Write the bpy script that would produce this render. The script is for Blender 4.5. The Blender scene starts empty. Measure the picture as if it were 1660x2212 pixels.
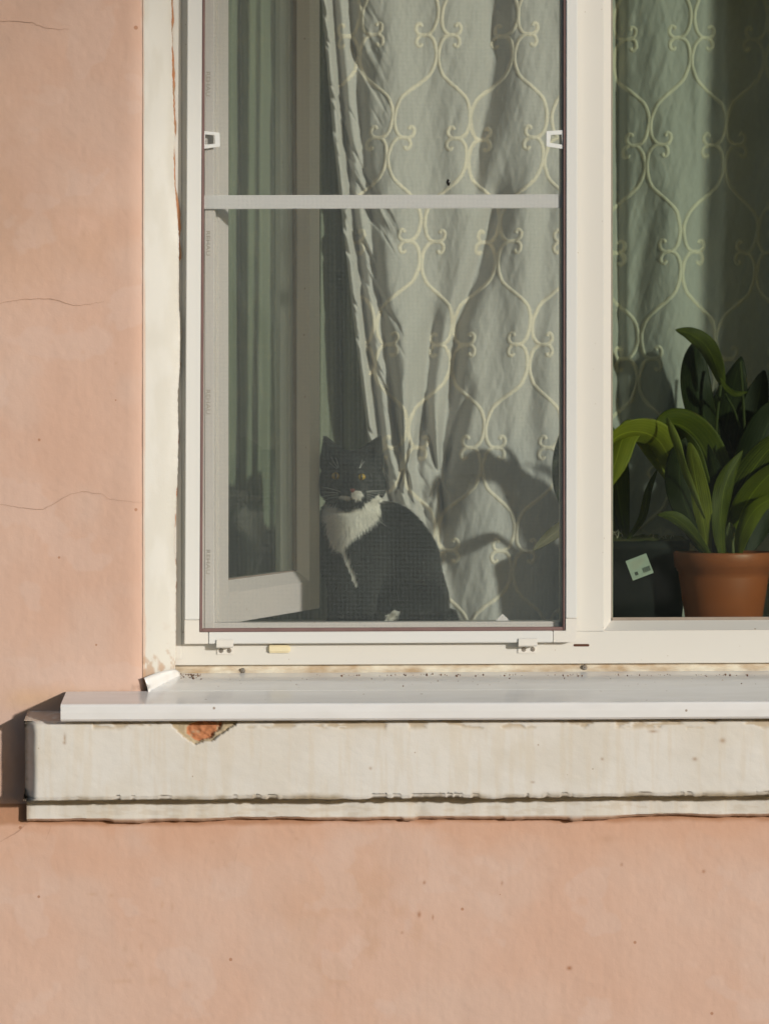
import bpy, bmesh, math
import numpy as np
from mathutils import Vector, Matrix

scene = bpy.context.scene
C = scene.collection
rng = np.random.default_rng(7)

# ------------------------------------------------------------------ camera, sky, sun, exposure
CAMD, FPX, CX, CY, CAMZ = 6.0, 7800.0, 830.0, 940.0, 1.9
def P(px, py, Y):                      # place on the plane at depth Y that shows at a spot of the 1660-wide picture
    s = (Y + CAMD) / FPX
    return ((px - CX) * s, Y, CAMZ + (CY - py) * s)
def PX(px, Y): return P(px, 0, Y)[0]
def PZ(py, Y): return P(0, py, Y)[2]

cam_data = bpy.data.cameras.new('camera')
cam = bpy.data.objects.new('camera', cam_data); C.objects.link(cam)
cam.location = (0, -CAMD, CAMZ); cam.rotation_euler = (math.radians(90), 0, 0)
cam_data.sensor_fit = 'HORIZONTAL'; cam_data.sensor_width = 24.0
cam_data.lens = FPX / 1660 * 24.0
cam_data.shift_y = -(1106 - CY) / 1660
cam_data.clip_start = 0.05; cam_data.clip_end = 1000
cam_data.dof.use_dof = True; cam_data.dof.focus_distance = 6.1; cam_data.dof.aperture_fstop = 5.0
scene.camera = cam

SUN_AZ, SUN_EL = math.radians(40.0), math.radians(10.8)
world = bpy.data.worlds.new('World'); scene.world = world; world.use_nodes = True
wn = world.node_tree.nodes; wn.clear()
sky = wn.new('ShaderNodeTexSky'); sky.sky_type = 'NISHITA'; sky.sun_disc = False
sky.sun_elevation = SUN_EL; sky.sun_rotation = math.pi - SUN_AZ
bg = wn.new('ShaderNodeBackground'); bg.inputs['Strength'].default_value = 0.075
wo = wn.new('ShaderNodeOutputWorld')
world.node_tree.links.new(sky.outputs[0], bg.inputs[0]); world.node_tree.links.new(bg.outputs[0], wo.inputs[0])

sd = bpy.data.lights.new('sun', 'SUN'); sd.energy = 2.6; sd.angle = math.radians(2.0); sd.color = (1.0, 0.955, 0.895)
sun = bpy.data.objects.new('sun', sd); C.objects.link(sun)
to_sun = Vector((math.sin(SUN_AZ) * math.cos(SUN_EL), -math.cos(SUN_AZ) * math.cos(SUN_EL), math.sin(SUN_EL)))
sun.rotation_euler = (-to_sun).to_track_quat('-Z', 'Y').to_euler(); sun.location = to_sun * 20
scene.view_settings.view_transform = 'Standard'; scene.view_settings.look = 'None'
scene.view_settings.exposure = 0.27; scene.view_settings.gamma = 1.0; scene.view_settings.use_curve_mapping = False
scene.render.engine = 'CYCLES'
scene.cycles.use_denoising = True
scene.cycles.max_bounces = 10; scene.cycles.transparent_max_bounces = 24
scene.cycles.caustics_reflective = False; scene.cycles.caustics_refractive = False
scene.cycles.sample_clamp_indirect = 4.0

# ------------------------------------------------------------------ noise
_tab = np.random.default_rng(3).random((512, 512))
def vnoise(x, y, seed=0):
    x = np.asarray(x, float) + seed * 17.31; y = np.asarray(y, float) + seed * 9.77
    xi = np.floor(x).astype(int); yi = np.floor(y).astype(int)
    fx = x - xi; fy = y - yi
    fx = fx * fx * (3 - 2 * fx); fy = fy * fy * (3 - 2 * fy)
    a = _tab[xi % 512, yi % 512]; b = _tab[(xi + 1) % 512, yi % 512]
    c = _tab[xi % 512, (yi + 1) % 512]; d = _tab[(xi + 1) % 512, (yi + 1) % 512]
    return (a * (1 - fx) + b * fx) * (1 - fy) + (c * (1 - fx) + d * fx) * fy
def fbm(x, y, seed=0, oct=4):
    s = 0; a = 0.5; t = 0
    for o in range(oct):
        s = s + a * vnoise(np.asarray(x) * 2 ** o, np.asarray(y) * 2 ** o, seed + o * 5); t += a; a *= 0.5
    return s / t
def smooth(a, b, x):
    t = np.clip((np.asarray(x, float) - a) / (b - a), 0, 1); return t * t * (3 - 2 * t)
def lerp(a, b, t):
    a = np.asarray(a, float); b = np.asarray(b, float); t = np.asarray(t)[..., None]
    return a * (1 - t) + b * t
def in_poly(px, py, poly):
    px = np.asarray(px); py = np.asarray(py); r = np.zeros(px.shape, bool); n = len(poly)
    for i in range(n):
        x0, y0 = poly[i]; x1, y1 = poly[(i + 1) % n]
        if y0 == y1: continue
        c = ((y0 > py) != (y1 > py)) & (px < (x1 - x0) * (py - y0) / (y1 - y0) + x0)
        r ^= c
    return r
def catmull(pts, n):
    p = np.array(pts, float); p = np.vstack([2 * p[0] - p[1], p, 2 * p[-1] - p[-2]])
    out = []
    for i in range(1, len(p) - 2):
        t = np.linspace(0, 1, n, endpoint=False)[:, None]
        a, b, c, d = p[i - 1], p[i], p[i + 1], p[i + 2]
        out.append(0.5 * (2 * b + (c - a) * t + (2 * a - 5 * b + 4 * c - d) * t ** 2 + (3 * b - a - 3 * c + d) * t ** 3))
    out.append(p[-2][None]); return np.vstack(out)

# ------------------------------------------------------------------ materials
def mat(name, col, rough=0.6, var=0.0, vscale=8.0, bump=0.0, bscale=60.0, spec=0.5, attr=False, col2=None,
        metal=0.0, trans=0.0, stretch=None, bump2=0.0, b2scale=400.0, specks=0.0, sscale=70.0, scol=(0.26, 0.17, 0.10)):
    m = bpy.data.materials.new(name); m.use_nodes = True
    nt = m.node_tree; N = nt.nodes; L = nt.links; b = N['Principled BSDF']
    b.inputs['Roughness'].default_value = rough; b.inputs['Metallic'].default_value = metal
    b.inputs['Specular IOR Level'].default_value = spec
    b.inputs['Base Color'].default_value = (*col, 1)
    tc = N.new('ShaderNodeTexCoord'); mp = N.new('ShaderNodeMapping'); L.new(tc.outputs['Object'], mp.inputs[0])
    if stretch: mp.inputs['Scale'].default_value = stretch
    src = None
    if attr:
        a = N.new('ShaderNodeAttribute'); a.attribute_name = 'Col'; src = a.outputs['Color']
    if var > 0:
        n = N.new('ShaderNodeTexNoise'); n.inputs['Scale'].default_value = vscale; n.inputs['Detail'].default_value = 6
        L.new(mp.outputs[0], n.inputs[0])
        mx = N.new('ShaderNodeMix'); mx.data_type = 'RGBA'; mx.blend_type = 'MIX'
        r = N.new('ShaderNodeMapRange'); r.inputs['From Min'].default_value = 0.35; r.inputs['From Max'].default_value = 0.65
        r.inputs['To Max'].default_value = var; L.new(n.outputs[0], r.inputs[0]); L.new(r.outputs[0], mx.inputs['Factor'])
        if src: L.new(src, mx.inputs[6])
        else: mx.inputs[6].default_value = (*col, 1)
        mx.inputs[7].default_value = (*(col2 or tuple(c * 0.6 for c in col)), 1)
        src = mx.outputs[2]
    if specks > 0:                     # fly spots and stuck grit
        vo = N.new('ShaderNodeTexVoronoi'); vo.inputs['Scale'].default_value = sscale; L.new(tc.outputs['Object'], vo.inputs[0])
        sx_ = N.new('ShaderNodeSeparateColor'); L.new(vo.outputs['Color'], sx_.inputs[0])
        def MM(op, a, bb):
            n = N.new('ShaderNodeMath'); n.operation = op
            for i, v in enumerate((a, bb)):
                if isinstance(v, (int, float)): n.inputs[i].default_value = v
                else: L.new(v, n.inputs[i])
            return n.outputs[0]
        size = MM('MULTIPLY', MM('POWER', sx_.outputs[1], 4.0), 0.16)
        on = MM('MULTIPLY', MM('LESS_THAN', vo.outputs['Distance'], size), MM('LESS_THAN', sx_.outputs[0], specks))
        mx = N.new('ShaderNodeMix'); mx.data_type = 'RGBA'; L.new(MM('MULTIPLY', on, 0.75), mx.inputs['Factor'])
        if src: L.new(src, mx.inputs[6])
        else: mx.inputs[6].default_value = (*col, 1)
        mx.inputs[7].default_value = (*scol, 1); src = mx.outputs[2]
    if src: L.new(src, b.inputs['Base Color'])
    last = None
    for amt, sc in ((bump, bscale), (bump2, b2scale)):
        if amt > 0:
            n = N.new('ShaderNodeTexNoise'); n.inputs['Scale'].default_value = sc; n.inputs['Detail'].default_value = 5
            L.new(mp.outputs[0], n.inputs[0])
            bp = N.new('ShaderNodeBump'); bp.inputs['Strength'].default_value = amt; bp.inputs['Distance'].default_value = 0.002
            L.new(n.outputs[0], bp.inputs['Height'])
            if last: L.new(last, bp.inputs['Normal'])
            last = bp.outputs[0]
    if last: L.new(last, b.inputs['Normal'])
    if trans > 0:
        out = N['Material Output']; t = N.new('ShaderNodeBsdfTranslucent'); ms = N.new('ShaderNodeMixShader')
        ms.inputs[0].default_value = trans
        if src: L.new(src, t.inputs[0])
        else: t.inputs[0].default_value = (*col, 1)
        L.new(b.outputs[0], ms.inputs[1]); L.new(t.outputs[0], ms.inputs[2]); L.new(ms.outputs[0], out.inputs[0])
    return m

def glass_mat(name, tint, dust=0.0, refl=1.0):
    m = bpy.data.materials.new(name); m.use_nodes = True
    nt = m.node_tree; N = nt.nodes; L = nt.links; N.clear()
    out = N.new('ShaderNodeOutputMaterial'); g = N.new('ShaderNodeNewGeometry')
    dt = N.new('ShaderNodeVectorMath'); dt.operation = 'DOT_PRODUCT'
    L.new(g.outputs['Incoming'], dt.inputs[0]); L.new(g.outputs['Normal'], dt.inputs[1])
    def M(op, a, b=None):
        n = N.new('ShaderNodeMath'); n.operation = op
        for i, v in enumerate((a, b)):
            if v is None: continue
            if isinstance(v, (int, float)): n.inputs[i].default_value = v
            else: L.new(v, n.inputs[i])
        return n.outputs[0]
    f = M('ADD', M('MULTIPLY', M('POWER', M('SUBTRACT', 1.0, M('ABSOLUTE', dt.outputs['Value'])), 5.0), 0.96), 0.04)
    f = M('MULTIPLY', f, refl)
    tr = N.new('ShaderNodeBsdfTransparent'); tr.inputs[0].default_value = (*tint, 1)
    gl = N.new('ShaderNodeBsdfGlossy'); gl.inputs['Roughness'].default_value = 0.0
    mx = N.new('ShaderNodeMixShader'); L.new(f, mx.inputs[0]); L.new(tr.outputs[0], mx.inputs[1]); L.new(gl.outputs[0], mx.inputs[2])
    last = mx.outputs[0]
    if dust > 0:                       # dust and water marks lying on the pane
        tc = N.new('ShaderNodeTexCoord')
        n1 = N.new('ShaderNodeTexNoise'); n1.inputs['Scale'].default_value = 5; n1.inputs['Detail'].default_value = 8; L.new(tc.outputs['Object'], n1.inputs[0])
        n2 = N.new('ShaderNodeTexVoronoi'); n2.inputs['Scale'].default_value = 95; L.new(tc.outputs['Object'], n2.inputs[0])
        spot = M('MULTIPLY', M('LESS_THAN', n2.outputs['Distance'], 0.10), 0.5)
        film = M('MULTIPLY', M('POWER', n1.outputs[0], 2.5), 1.0)
        fac = M('MULTIPLY', M('ADD', film, M('MULTIPLY', spot, n1.outputs[0])), dust)
        df = N.new('ShaderNodeBsdfDiffuse'); df.inputs[0].default_value = (0.5, 0.55, 0.52, 1)
        m2 = N.new('ShaderNodeMixShader'); L.new(fac, m2.inputs[0]); L.new(last, m2.inputs[1]); L.new(df.outputs[0], m2.inputs[2]); last = m2.outputs[0]
    L.new(last, out.inputs[0]); return m

M_WALL = mat('pink_plaster', (0.6, 0.4, 0.3), 0.85, attr=True, specks=0.10, sscale=32, scol=(0.36, 0.17, 0.09), bump=0.12, bscale=45, bump2=0.10, b2scale=300, spec=0.2)
M_WHITEPL = mat('white_plaster', (0.7, 0.68, 0.6), 0.8, attr=True, bump=0.2, bscale=40, bump2=0.2, b2scale=300, spec=0.25)
M_LEDGE = mat('ledge_plaster', (0.7, 0.68, 0.6), 0.8, attr=True, specks=0.3, sscale=45, scol=(0.36, 0.27, 0.18), bump=0.16, bscale=40, bump2=0.12, b2scale=350, spec=0.25)
M_SILL = mat('painted_metal', (0.78, 0.78, 0.775), 0.18, var=0.35, vscale=14, col2=(0.66, 0.65, 0.62), spec=0.8, specks=0.5, sscale=55, bump=0.05, bscale=25, stretch=(1, 3, 3))
M_PVC = mat('cream_plastic', (0.63, 0.615, 0.565), 0.42, var=0.25, vscale=9, col2=(0.62, 0.595, 0.54), specks=0.35, sscale=75, bump=0.03, bscale=30)
M_PVCD = mat('dirty_plastic', (0.70, 0.66, 0.55), 0.5, var=0.9, vscale=26, col2=(0.42, 0.30, 0.18), stretch=(1, 1, 2.2))
M_ALU = mat('white_painted_aluminium', (0.66, 0.665, 0.64), 0.35, var=0.15, vscale=10, col2=(0.61, 0.61, 0.57), specks=0.2, sscale=70)
M_CORNER = mat('white_corner_plastic', (0.67, 0.65, 0.60), 0.45, var=0.2, vscale=20, col2=(0.60, 0.57, 0.50))
M_RUBBER = mat('brown_rubber', (0.20, 0.12, 0.11), 0.6, var=0.4, vscale=30)
M_GASKET = mat('grey_gasket', (0.30, 0.25, 0.20), 0.7, var=0.4, vscale=30)
M_MESH = mat('grey_fibre_mesh', (0.25, 0.285, 0.275), 0.6, spec=0.3)
M_TAB = mat('clear_plastic', (0.80, 0.82, 0.80), 0.3, trans=0.15)
M_BROWN = mat('dark_brown', (0.09, 0.035, 0.02), 0.9)
M_STEEL = mat('screw_steel', (0.42, 0.40, 0.36), 0.4, metal=0.7, var=0.5, vscale=300, col2=(0.25, 0.15, 0.08))
M_CAP = mat('yellowed_plastic', (0.72, 0.64, 0.43), 0.45)
M_INK = mat('grey_print', (0.40, 0.36, 0.29), 0.7)
M_GLASS = glass_mat('window_glass', (0.80, 0.85, 0.80), 0.035)
M_GLASS2 = glass_mat('sash_glass', (0.90, 0.93, 0.90), 0.05, 0.45)
M_CLOTH = mat('linen_cloth', (0.70, 0.675, 0.65), 0.9, var=0.4, vscale=260, col2=(0.59, 0.567, 0.545), bump=0.3, bscale=700, spec=0.1, trans=0.25, stretch=(1, 1, 0.35))
M_THREAD = mat('embroidery_thread', (0.82, 0.745, 0.63), 0.7, var=0.5, vscale=500, col2=(0.70, 0.62, 0.50), bump=0.5, bscale=600, spec=0.3)
M_FUR = mat('cat_fur', (0.02, 0.02, 0.02), 0.55, attr=True, spec=0.28)
M_EYE = mat('amber_eye', (0.42, 0.25, 0.03), 0.08, var=0.5, vscale=400, col2=(0.32, 0.28, 0.06))
M_BLACK = mat('black', (0.006, 0.006, 0.006), 0.2)
M_NOSE = mat('pink_nose', (0.36, 0.13, 0.10), 0.5)
M_WHISK = mat('whisker_white', (0.75, 0.75, 0.7), 0.4)
M_POT = mat('terracotta_plastic', (0.44, 0.12, 0.045), 0.45, var=0.5, vscale=18, col2=(0.36, 0.095, 0.036), bump=0.04, bscale=30)
M_POT2 = mat('dark_pot', (0.007, 0.008, 0.009), 0.8, var=0.4, vscale=20)
M_SOIL = mat('dark_soil', (0.035, 0.025, 0.015), 0.95, var=0.6, vscale=120, bump=0.8, bscale=150)
M_MOSS = mat('moss', (0.07, 0.085, 0.02), 0.95, var=0.8, vscale=90, col2=(0.12, 0.09, 0.03), bump=0.8, bscale=200)
M_LEAF = mat('green_leaf', (0.09, 0.13, 0.02), 0.5, attr=True, bump=0.15, bscale=90, trans=0.42, spec=0.25)
M_PAPER = mat('white_paper', (0.72, 0.71, 0.66), 0.8)
M_STICK = mat('sticker_paper', (0.50, 0.54, 0.48), 0.6, var=0.2, vscale=60)
M_STICKINK = mat('sticker_print', (0.07, 0.08, 0.07), 0.6)
M_ROOM = mat('room_paint', (0.34, 0.36, 0.29), 0.9, var=0.3, vscale=2)
M_REVIN = mat('inner_reveal_paint', (0.40, 0.41, 0.34), 0.9, var=0.3, vscale=6)
M_WOOD = mat('painted_sill_board', (0.38, 0.35, 0.29), 0.5, var=0.3, vscale=8)
M_FLOORB = mat('room_floor_boards', (0.12, 0.07, 0.04), 0.6, var=0.3, vscale=4)
M_GROUND = mat('pavement', (0.14, 0.135, 0.12), 0.9, var=0.4, vscale=3, bump=0.3, bscale=80)
M_CRUMB = mat('brown_crumbs', (0.17, 0.09, 0.05), 0.9, var=0.6, vscale=200)
M_CRACK = mat('crack_shadow_dirt', (0.38, 0.235, 0.16), 0.95)
M_BRICK = mat('bare_brick', (0.46, 0.19, 0.085), 0.95, var=0.7, vscale=60, col2=(0.34, 0.24, 0.15), bump=0.8, bscale=160)

# ------------------------------------------------------------------ object helpers
def tag(o, label, cat, group=None, kind=None):
    if label: o['label'] = label
    if cat: o['category'] = cat
    if group: o['group'] = group
    if kind: o['kind'] = kind
    return o
def thing(name, loc, label, cat, group=None):
    e = bpy.data.objects.new(name, None); C.objects.link(e); e.location = loc; e.empty_display_size = 0.05
    return tag(e, label, cat, group)
def link(name, me, m, parent=None, smooth_=False):
    o = bpy.data.objects.new(name, me); C.objects.link(o)
    if m: me.materials.append(m)
    if parent is not None:
        o.parent = parent
        base = parent
        mw = Matrix.Identity(4); chain = []
        while base is not None: chain.append(base); base = base.parent
        for b in reversed(chain): mw = mw @ b.matrix_parent_inverse @ Matrix.LocRotScale(b.location, b.rotation_euler, b.scale)
        o.matrix_parent_inverse = mw.inverted()
    if smooth_: me.polygons.foreach_set('use_smooth', [True] * len(me.polygons))
    return o
def raw(name, v, f, m, parent=None, sm=False, col=None):
    me = bpy.data.meshes.new(name)
    v = np.asarray(v, float)
    me.from_pydata(v.tolist(), [], f.tolist() if isinstance(f, np.ndarray) else f)
    if col is not None:
        a = me.color_attributes.new('Col', 'FLOAT_COLOR', 'POINT')
        c = np.ones((len(v), 4), np.float32); c[:, :3] = col; a.data.foreach_set('color', c.ravel())
    me.update()
    return link(name, me, m, parent, sm)
def fromb(name, bm, m, parent=None, bevel=0.0, sm=False):
    bmesh.ops.recalc_face_normals(bm, faces=bm.faces)
    if bevel > 0: bmesh.ops.bevel(bm, geom=list(bm.edges), offset=bevel, segments=2, affect='EDGES', clamp_overlap=True)
    me = bpy.data.meshes.new(name); bm.to_mesh(me); bm.free()
    return link(name, me, m, parent, sm)
def box_bm(x0, x1, y0, y1, z0, z1, bm=None):
    bm = bm or bmesh.new()
    r = bmesh.ops.create_cube(bm, size=1)
    for v in r['verts']:
        v.co = Vector(((x0 + x1) / 2 + v.co.x * (x1 - x0), (y0 + y1) / 2 + v.co.y * (y1 - y0), (z0 + z1) / 2 + v.co.z * (z1 - z0)))
    return bm
def box(name, x0, x1, y0, y1, z0, z1, m, parent=None, bevel=0.001):
    return fromb(name, box_bm(x0, x1, y0, y1, z0, z1), m, parent, bevel)
def prism_bm(poly, a, b, fn):
    bm = bmesh.new()
    A = [bm.verts.new(fn(p, a)) for p in poly]; B = [bm.verts.new(fn(p, b)) for p in poly]
    n = len(poly); bm.faces.new(A); bm.faces.new(B[::-1])
    for i in range(n): bm.faces.new((A[i], B[i], B[(i + 1) % n], A[(i + 1) % n]))
    return bm
def prism_z(name, poly, z0, z1, m, parent, bevel=0.0007): return fromb(name, prism_bm(poly, z0, z1, lambda p, t: (p[0], p[1], t)), m, parent, bevel)
def prism_x(name, poly, x0, x1, m, parent, bevel=0.0007): return fromb(name, prism_bm(poly, x0, x1, lambda p, t: (t, p[0], p[1])), m, parent, bevel)
def grid_faces(nr, nc, off=0, mask=None):
    i, j = np.meshgrid(np.arange(nr - 1), np.arange(nc - 1), indexing='ij')
    f = np.stack([i * nc + j, i * nc + j + 1, (i + 1) * nc + j + 1, (i + 1) * nc + j], -1)
    if mask is not None: f = f[mask]
    return f.reshape(-1, 4) + off
def tube(pts, rad, n=6):
    pts = np.asarray(pts, float); rad = np.broadcast_to(rad, (len(pts),))
    t = np.gradient(pts, axis=0); t /= np.linalg.norm(t, axis=1)[:, None] + 1e-12
    up = np.array([0.31, -0.9, 0.2]); a = np.cross(t, up); a /= np.linalg.norm(a, axis=1)[:, None] + 1e-12; b = np.cross(t, a)
    an = np.linspace(0, 2 * np.pi, n, endpoint=False)
    v = pts[:, None] + rad[:, None, None] * (np.cos(an)[None, :, None] * a[:, None] + np.sin(an)[None, :, None] * b[:, None])
    f = [[i * n + j, i * n + (j + 1) % n, (i + 1) * n + (j + 1) % n, (i + 1) * n + j] for i in range(len(pts) - 1) for j in range(n)]
    return v.reshape(-1, 3), f
def lathe(name, prof, cx, cy, m, parent, n=64):
    an = np.linspace(0, 2 * np.pi, n, endpoint=False)
    v = np.array([[cx + r * np.cos(a), cy + r * np.sin(a), z] for r, z in prof for a in an])
    f = [[i * n + j, i * n + (j + 1) % n, (i + 1) * n + (j + 1) % n, (i + 1) * n + j] for i in range(len(prof) - 1) for j in range(n)]
    return raw(name, v, f, m, parent, True)

TILT = 0.0042                      # the sill and the lower frame climb a little to the right
def tz(x): return TILT * (x + 0.30)

# ================================================================== THE SETTING
g = raw('ground', [(-150, -250, 0), (150, -250, 0), (150, -0.13, 0), (-150, -0.13, 0)], [[0, 1, 2, 3]], M_GROUND); g['kind'] = 'structure'

tv, tf = [], []; tk = 0
trng = np.random.default_rng(21)
for tx_ in np.linspace(-15, 9, 12):
    hx = tx_ + trng.random() * 1.5; hy = -34 - 3 * trng.random(); hh_ = 8.5 + 2.5 * trng.random()
    v, f = None, None
    for k in range(1500):
        d = trng.normal(size=3); d /= np.linalg.norm(d); rr = trng.random() ** 0.45
        c0 = np.array([hx, hy, hh_ * 0.53]) + d * rr * [2.1, 1.8, hh_ * 0.50]
        a1 = trng.normal(size=3) * 0.30; b1 = trng.normal(size=3) * 0.30
        tv += [c0 - a1 - b1, c0 + a1 - b1, c0 + a1 + b1, c0 - a1 + b1]; tf.append([tk, tk + 1, tk + 2, tk + 3]); tk += 4
    for k in range(8):
        an = 2 * math.pi * k / 8; tv += [np.array([hx + .18 * math.cos(an), hy + .18 * math.sin(an), 0]), np.array([hx + .10 * math.cos(an), hy + .10 * math.sin(an), hh_ * .6])]
    for k in range(8): tf.append([tk + 2 * k, tk + 2 * ((k + 1) % 8), tk + 2 * ((k + 1) % 8) + 1, tk + 2 * k + 1])
    tk += 16
o = bpy.data.meshes.new('wood'); o.from_pydata([tuple(v) for v in tv], [], tf); wood = bpy.data.objects.new('wood', o); C.objects.link(wood); o.materials.append(mat('far_foliage', (0.035, 0.05, 0.02), 0.9))
wood['kind'] = 'stuff'; wood['label'] = 'dark green line of trees across the street, mirrored in the glass'; wood['category'] = 'trees'

M_BARK = mat('bark', (0.09, 0.07, 0.05), 0.9, var=0.5, vscale=12, bump=0.8, bscale=30)
tree = thing('street_tree', (5.45, -8.0, 0), 'small leafy street tree beside the camera, softly shading the upper wall', 'tree')
v, f = tube([(5.45, -8.0, -0.05), (5.43, -8.02, 1.4), (5.48, -7.98, 2.9), (5.6, -8.0, 4.0), (5.8, -8.0, 5.1)], [0.085, 0.07, 0.06, 0.05, 0.02], 10)
raw('trunk', v, f, M_BARK, tree, True)
for k in range(9):
    an = k * 2.4; z0 = 4.1 + 0.11 * k; e = np.array([5.8 + 0.8 * math.cos(an), -8 + 0.7 * math.sin(an), z0 + 0.6])
    v, f = tube([(5.65, -8, z0), tuple((np.array([5.65, -8, z0]) + e) / 2 + [0, 0, .08]), tuple(e)], [0.028, 0.018, 0.006], 6); raw('limb', v, f, M_BARK, tree, True)
cvv, cff = [], []
for k in range(5200):
    d = trng.normal(size=3); d /= np.linalg.norm(d); rr = trng.random() ** 0.5
    c0 = np.array([5.8, -8.0, 5.3]) + d * rr * [1.3, 0.9, 1.1]
    if fbm(c0[0] * 2.2 + c0[1] * 1.3, c0[2] * 2.2, 203) < 0.47: continue
    a1 = trng.normal(size=3); a1 *= 0.034 / np.linalg.norm(a1); b1 = np.cross(a1, trng.normal(size=3)); b1 *= 0.020 / np.linalg.norm(b1)
    n0 = len(cvv); cvv += [c0 - a1, c0 - b1, c0 + a1, c0 + b1]; cff.append([n0, n0 + 1, n0 + 2, n0 + 3])
raw('crown', cvv, cff, mat('tree_leaves', (0.07, 0.10, 0.025), 0.6, trans=0.3), tree)

YW = -0.13                                             # face of the pink wall
XL = PX(308, YW); XR = 1.58                            # corners of the window opening in the wall
ZTOP = PZ(-720, 0.0)                                   # head of the opening
ZLEDGE = PZ(1600, YW)
INNER_SILL_Z = CAMZ - 0.350

# ------------------------------------------------------------------ pink wall
xs = np.unique(np.concatenate([np.linspace(-6, PX(-80, YW), 14), np.linspace(PX(-80, YW), XL, 135), np.linspace(XL, PX(1760, YW), 520),
                               np.linspace(PX(1760, YW), XR, 20), np.linspace(XR, 7, 14)]))
zs = np.unique(np.concatenate([np.linspace(0, PZ(2330, YW), 10), np.linspace(PZ(2330, YW), ZLEDGE, 250), np.linspace(ZLEDGE, PZ(-120, YW), 620),
                               np.linspace(PZ(-120, YW), ZTOP, 20), np.linspace(ZTOP, 6.5, 14)]))
GX, GZ = np.meshgrid(xs, zs)
px = GX / ((YW + CAMD) / FPX) + CX; py = CY - (GZ - CAMZ) / ((YW + CAMD) / FPX)
def pink(px, py):
    n1 = fbm(px / 260, py / 300, 1); n2 = fbm(px / 70, py / 90, 2); n3 = fbm(px / 16, py / 60, 3); n4 = fbm(px / 420, py / 500, 4, 3)
    c = lerp((0.605, 0.418, 0.330), (0.590, 0.388, 0.296), smooth(0.30, 0.75, n1))
    c = lerp(c, (0.54, 0.345, 0.24), 0.5 * smooth(0.50, 0.72, n4) * smooth(0.40, 0.6, n2))          # orange older paint showing through
    c = lerp(c, (0.60, 0.45, 0.375), 0.4 * smooth(0.45, 0.75, fbm(px / 150, py / 120, 9)))
    c = c * (0.98 + 0.04 * n3)[..., None]
    c = c * (1 - 0.02 * smooth(0.55, 0.75, fbm(px / 11, py / 300, 13)))[..., None]
    c = lerp(c, (0.62, 0.47, 0.40), 0.35 * smooth(0.60, 0.66, fbm(px / 110 + 7, py / 90, 14)))
    # soft shade high on the left, painted into the wall colour
    up = smooth(1000, -100, py) * smooth(330, 0, px * 0.8 + py * 0.10)
    c = lerp(c, (0.48, 0.315, 0.235), 0.55 * up * (0.5 + 0.8 * n2))
    # orange weathering under the ledge, rust-brown dirt line where ledge meets wall
    lb = 1776 - (px - 60) * 0.0075
    d = py - lb
    under = smooth(150, 0, d + 60 * (n2 - 0.5)) * (d > -40) * smooth(0.35, 0.65, fbm(px / 190, py / 80, 12) + 0.12 * (px > 1250) + 0.1 * (px < 250))
    c = lerp(c, (0.58, 0.34, 0.23), 0.6 * under)
    line = smooth(13, 2, d + 14 * (fbm(px / 50, py / 50, 21) - 0.5)) * (d > -40)
    c = lerp(c, (0.38, 0.19, 0.10), 0.75 * line)
    # stains around the top of the ledge at the left
    st = smooth(40, 0, np.abs(py - 1515 + 10 * n2)) * smooth(330, 60, px) * smooth(-20, 60, px) * (py < 1560)
    c = lerp(c, (0.60, 0.40, 0.25), 0.6 * st)
    # hand-sized smudges, fly spots
    for (sx, sy, rx, ry, a) in ((240, 1935, 7, 5, .5), (200, 1932, 12, 4, .4), (350, 1955, 4, 9, .45), (372, 1960, 4, 10, .4), (330, 1990, 11, 6, .35),
                                (305, 2045, 5, 13, .4), (270, 2050, 7, 10, .3), (283, 2085, 12, 8, .4), (265, 2120, 26, 6, .35), (330, 2118, 16, 9, .3),
                                (640, 1812, 6, 4, .5), (460, 1820, 5, 5, .4), (1310, 1812, 26, 10, .45), (905, 1976, 4, 7, .9), (934, 1982, 2, 6, .8),
                                (916, 1907, 3, 4, .9), (1084, 1908, 2, 5, .8), (1229, 2092, 6, 4.5, 1), (1519, 1883, 4, 4, .8), (1342, 1868, 3, 4, .6),
                                (868, 2015, 3, 3, .6), (1392, 2008, 3, 3, .4), (1650, 2070, 3, 12, .5), (250, 785, 3, 3, .5), (345, 430, 3, 8, .5)):
        r = ((px - sx) / rx) ** 2 + ((py - sy) / ry) ** 2
        c = lerp(c, (0.33, 0.15, 0.075) if a > 0.55 else (0.50, 0.31, 0.21), a * np.exp(-r * 1.3))
    # white paint strayed past the corner
    e = 309 + 3 * (fbm(px * 0, py / 45, 31) - 0.5) * 2
    c = lerp(c, (0.70, 0.64, 0.54), 0.8 * smooth(e - 3.5, e + 0.5, px) * (px < 330) * (py < 1520))
    return c
wcol = pink(px, py)
disp = 0.0022 * (fbm(px / 120, py / 120, 41) - 0.5) + 0.0007 * (fbm(px / 28, py / 34, 42) - 0.5) + 0.0005 * (fbm(px / 9, py / 11, 43) - 0.5)
edge = np.minimum(np.abs(GX - XL), 0.03) / 0.03
GYw = YW - disp * 1.0 + 0.006 * (1 - edge) ** 3 * (GZ > ZLEDGE - 0.02)
cxm = (GX[:-1, :-1] + GX[1:, 1:]) / 2; czm = (GZ[:-1, :-1] + GZ[1:, 1:]) / 2
keep = ~((cxm > XL) & (cxm < XR) & (czm > ZLEDGE) & (czm < ZTOP))
wall = thing('house_wall', (0, YW, 0), 'pink plastered house wall with pale stains around the white window', 'wall')
raw('plaster', np.stack([GX, GYw, GZ], -1).reshape(-1, 3), grid_faces(len(zs), len(xs), 0, keep), M_WALL, wall, True, wcol.reshape(-1, 3))

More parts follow.
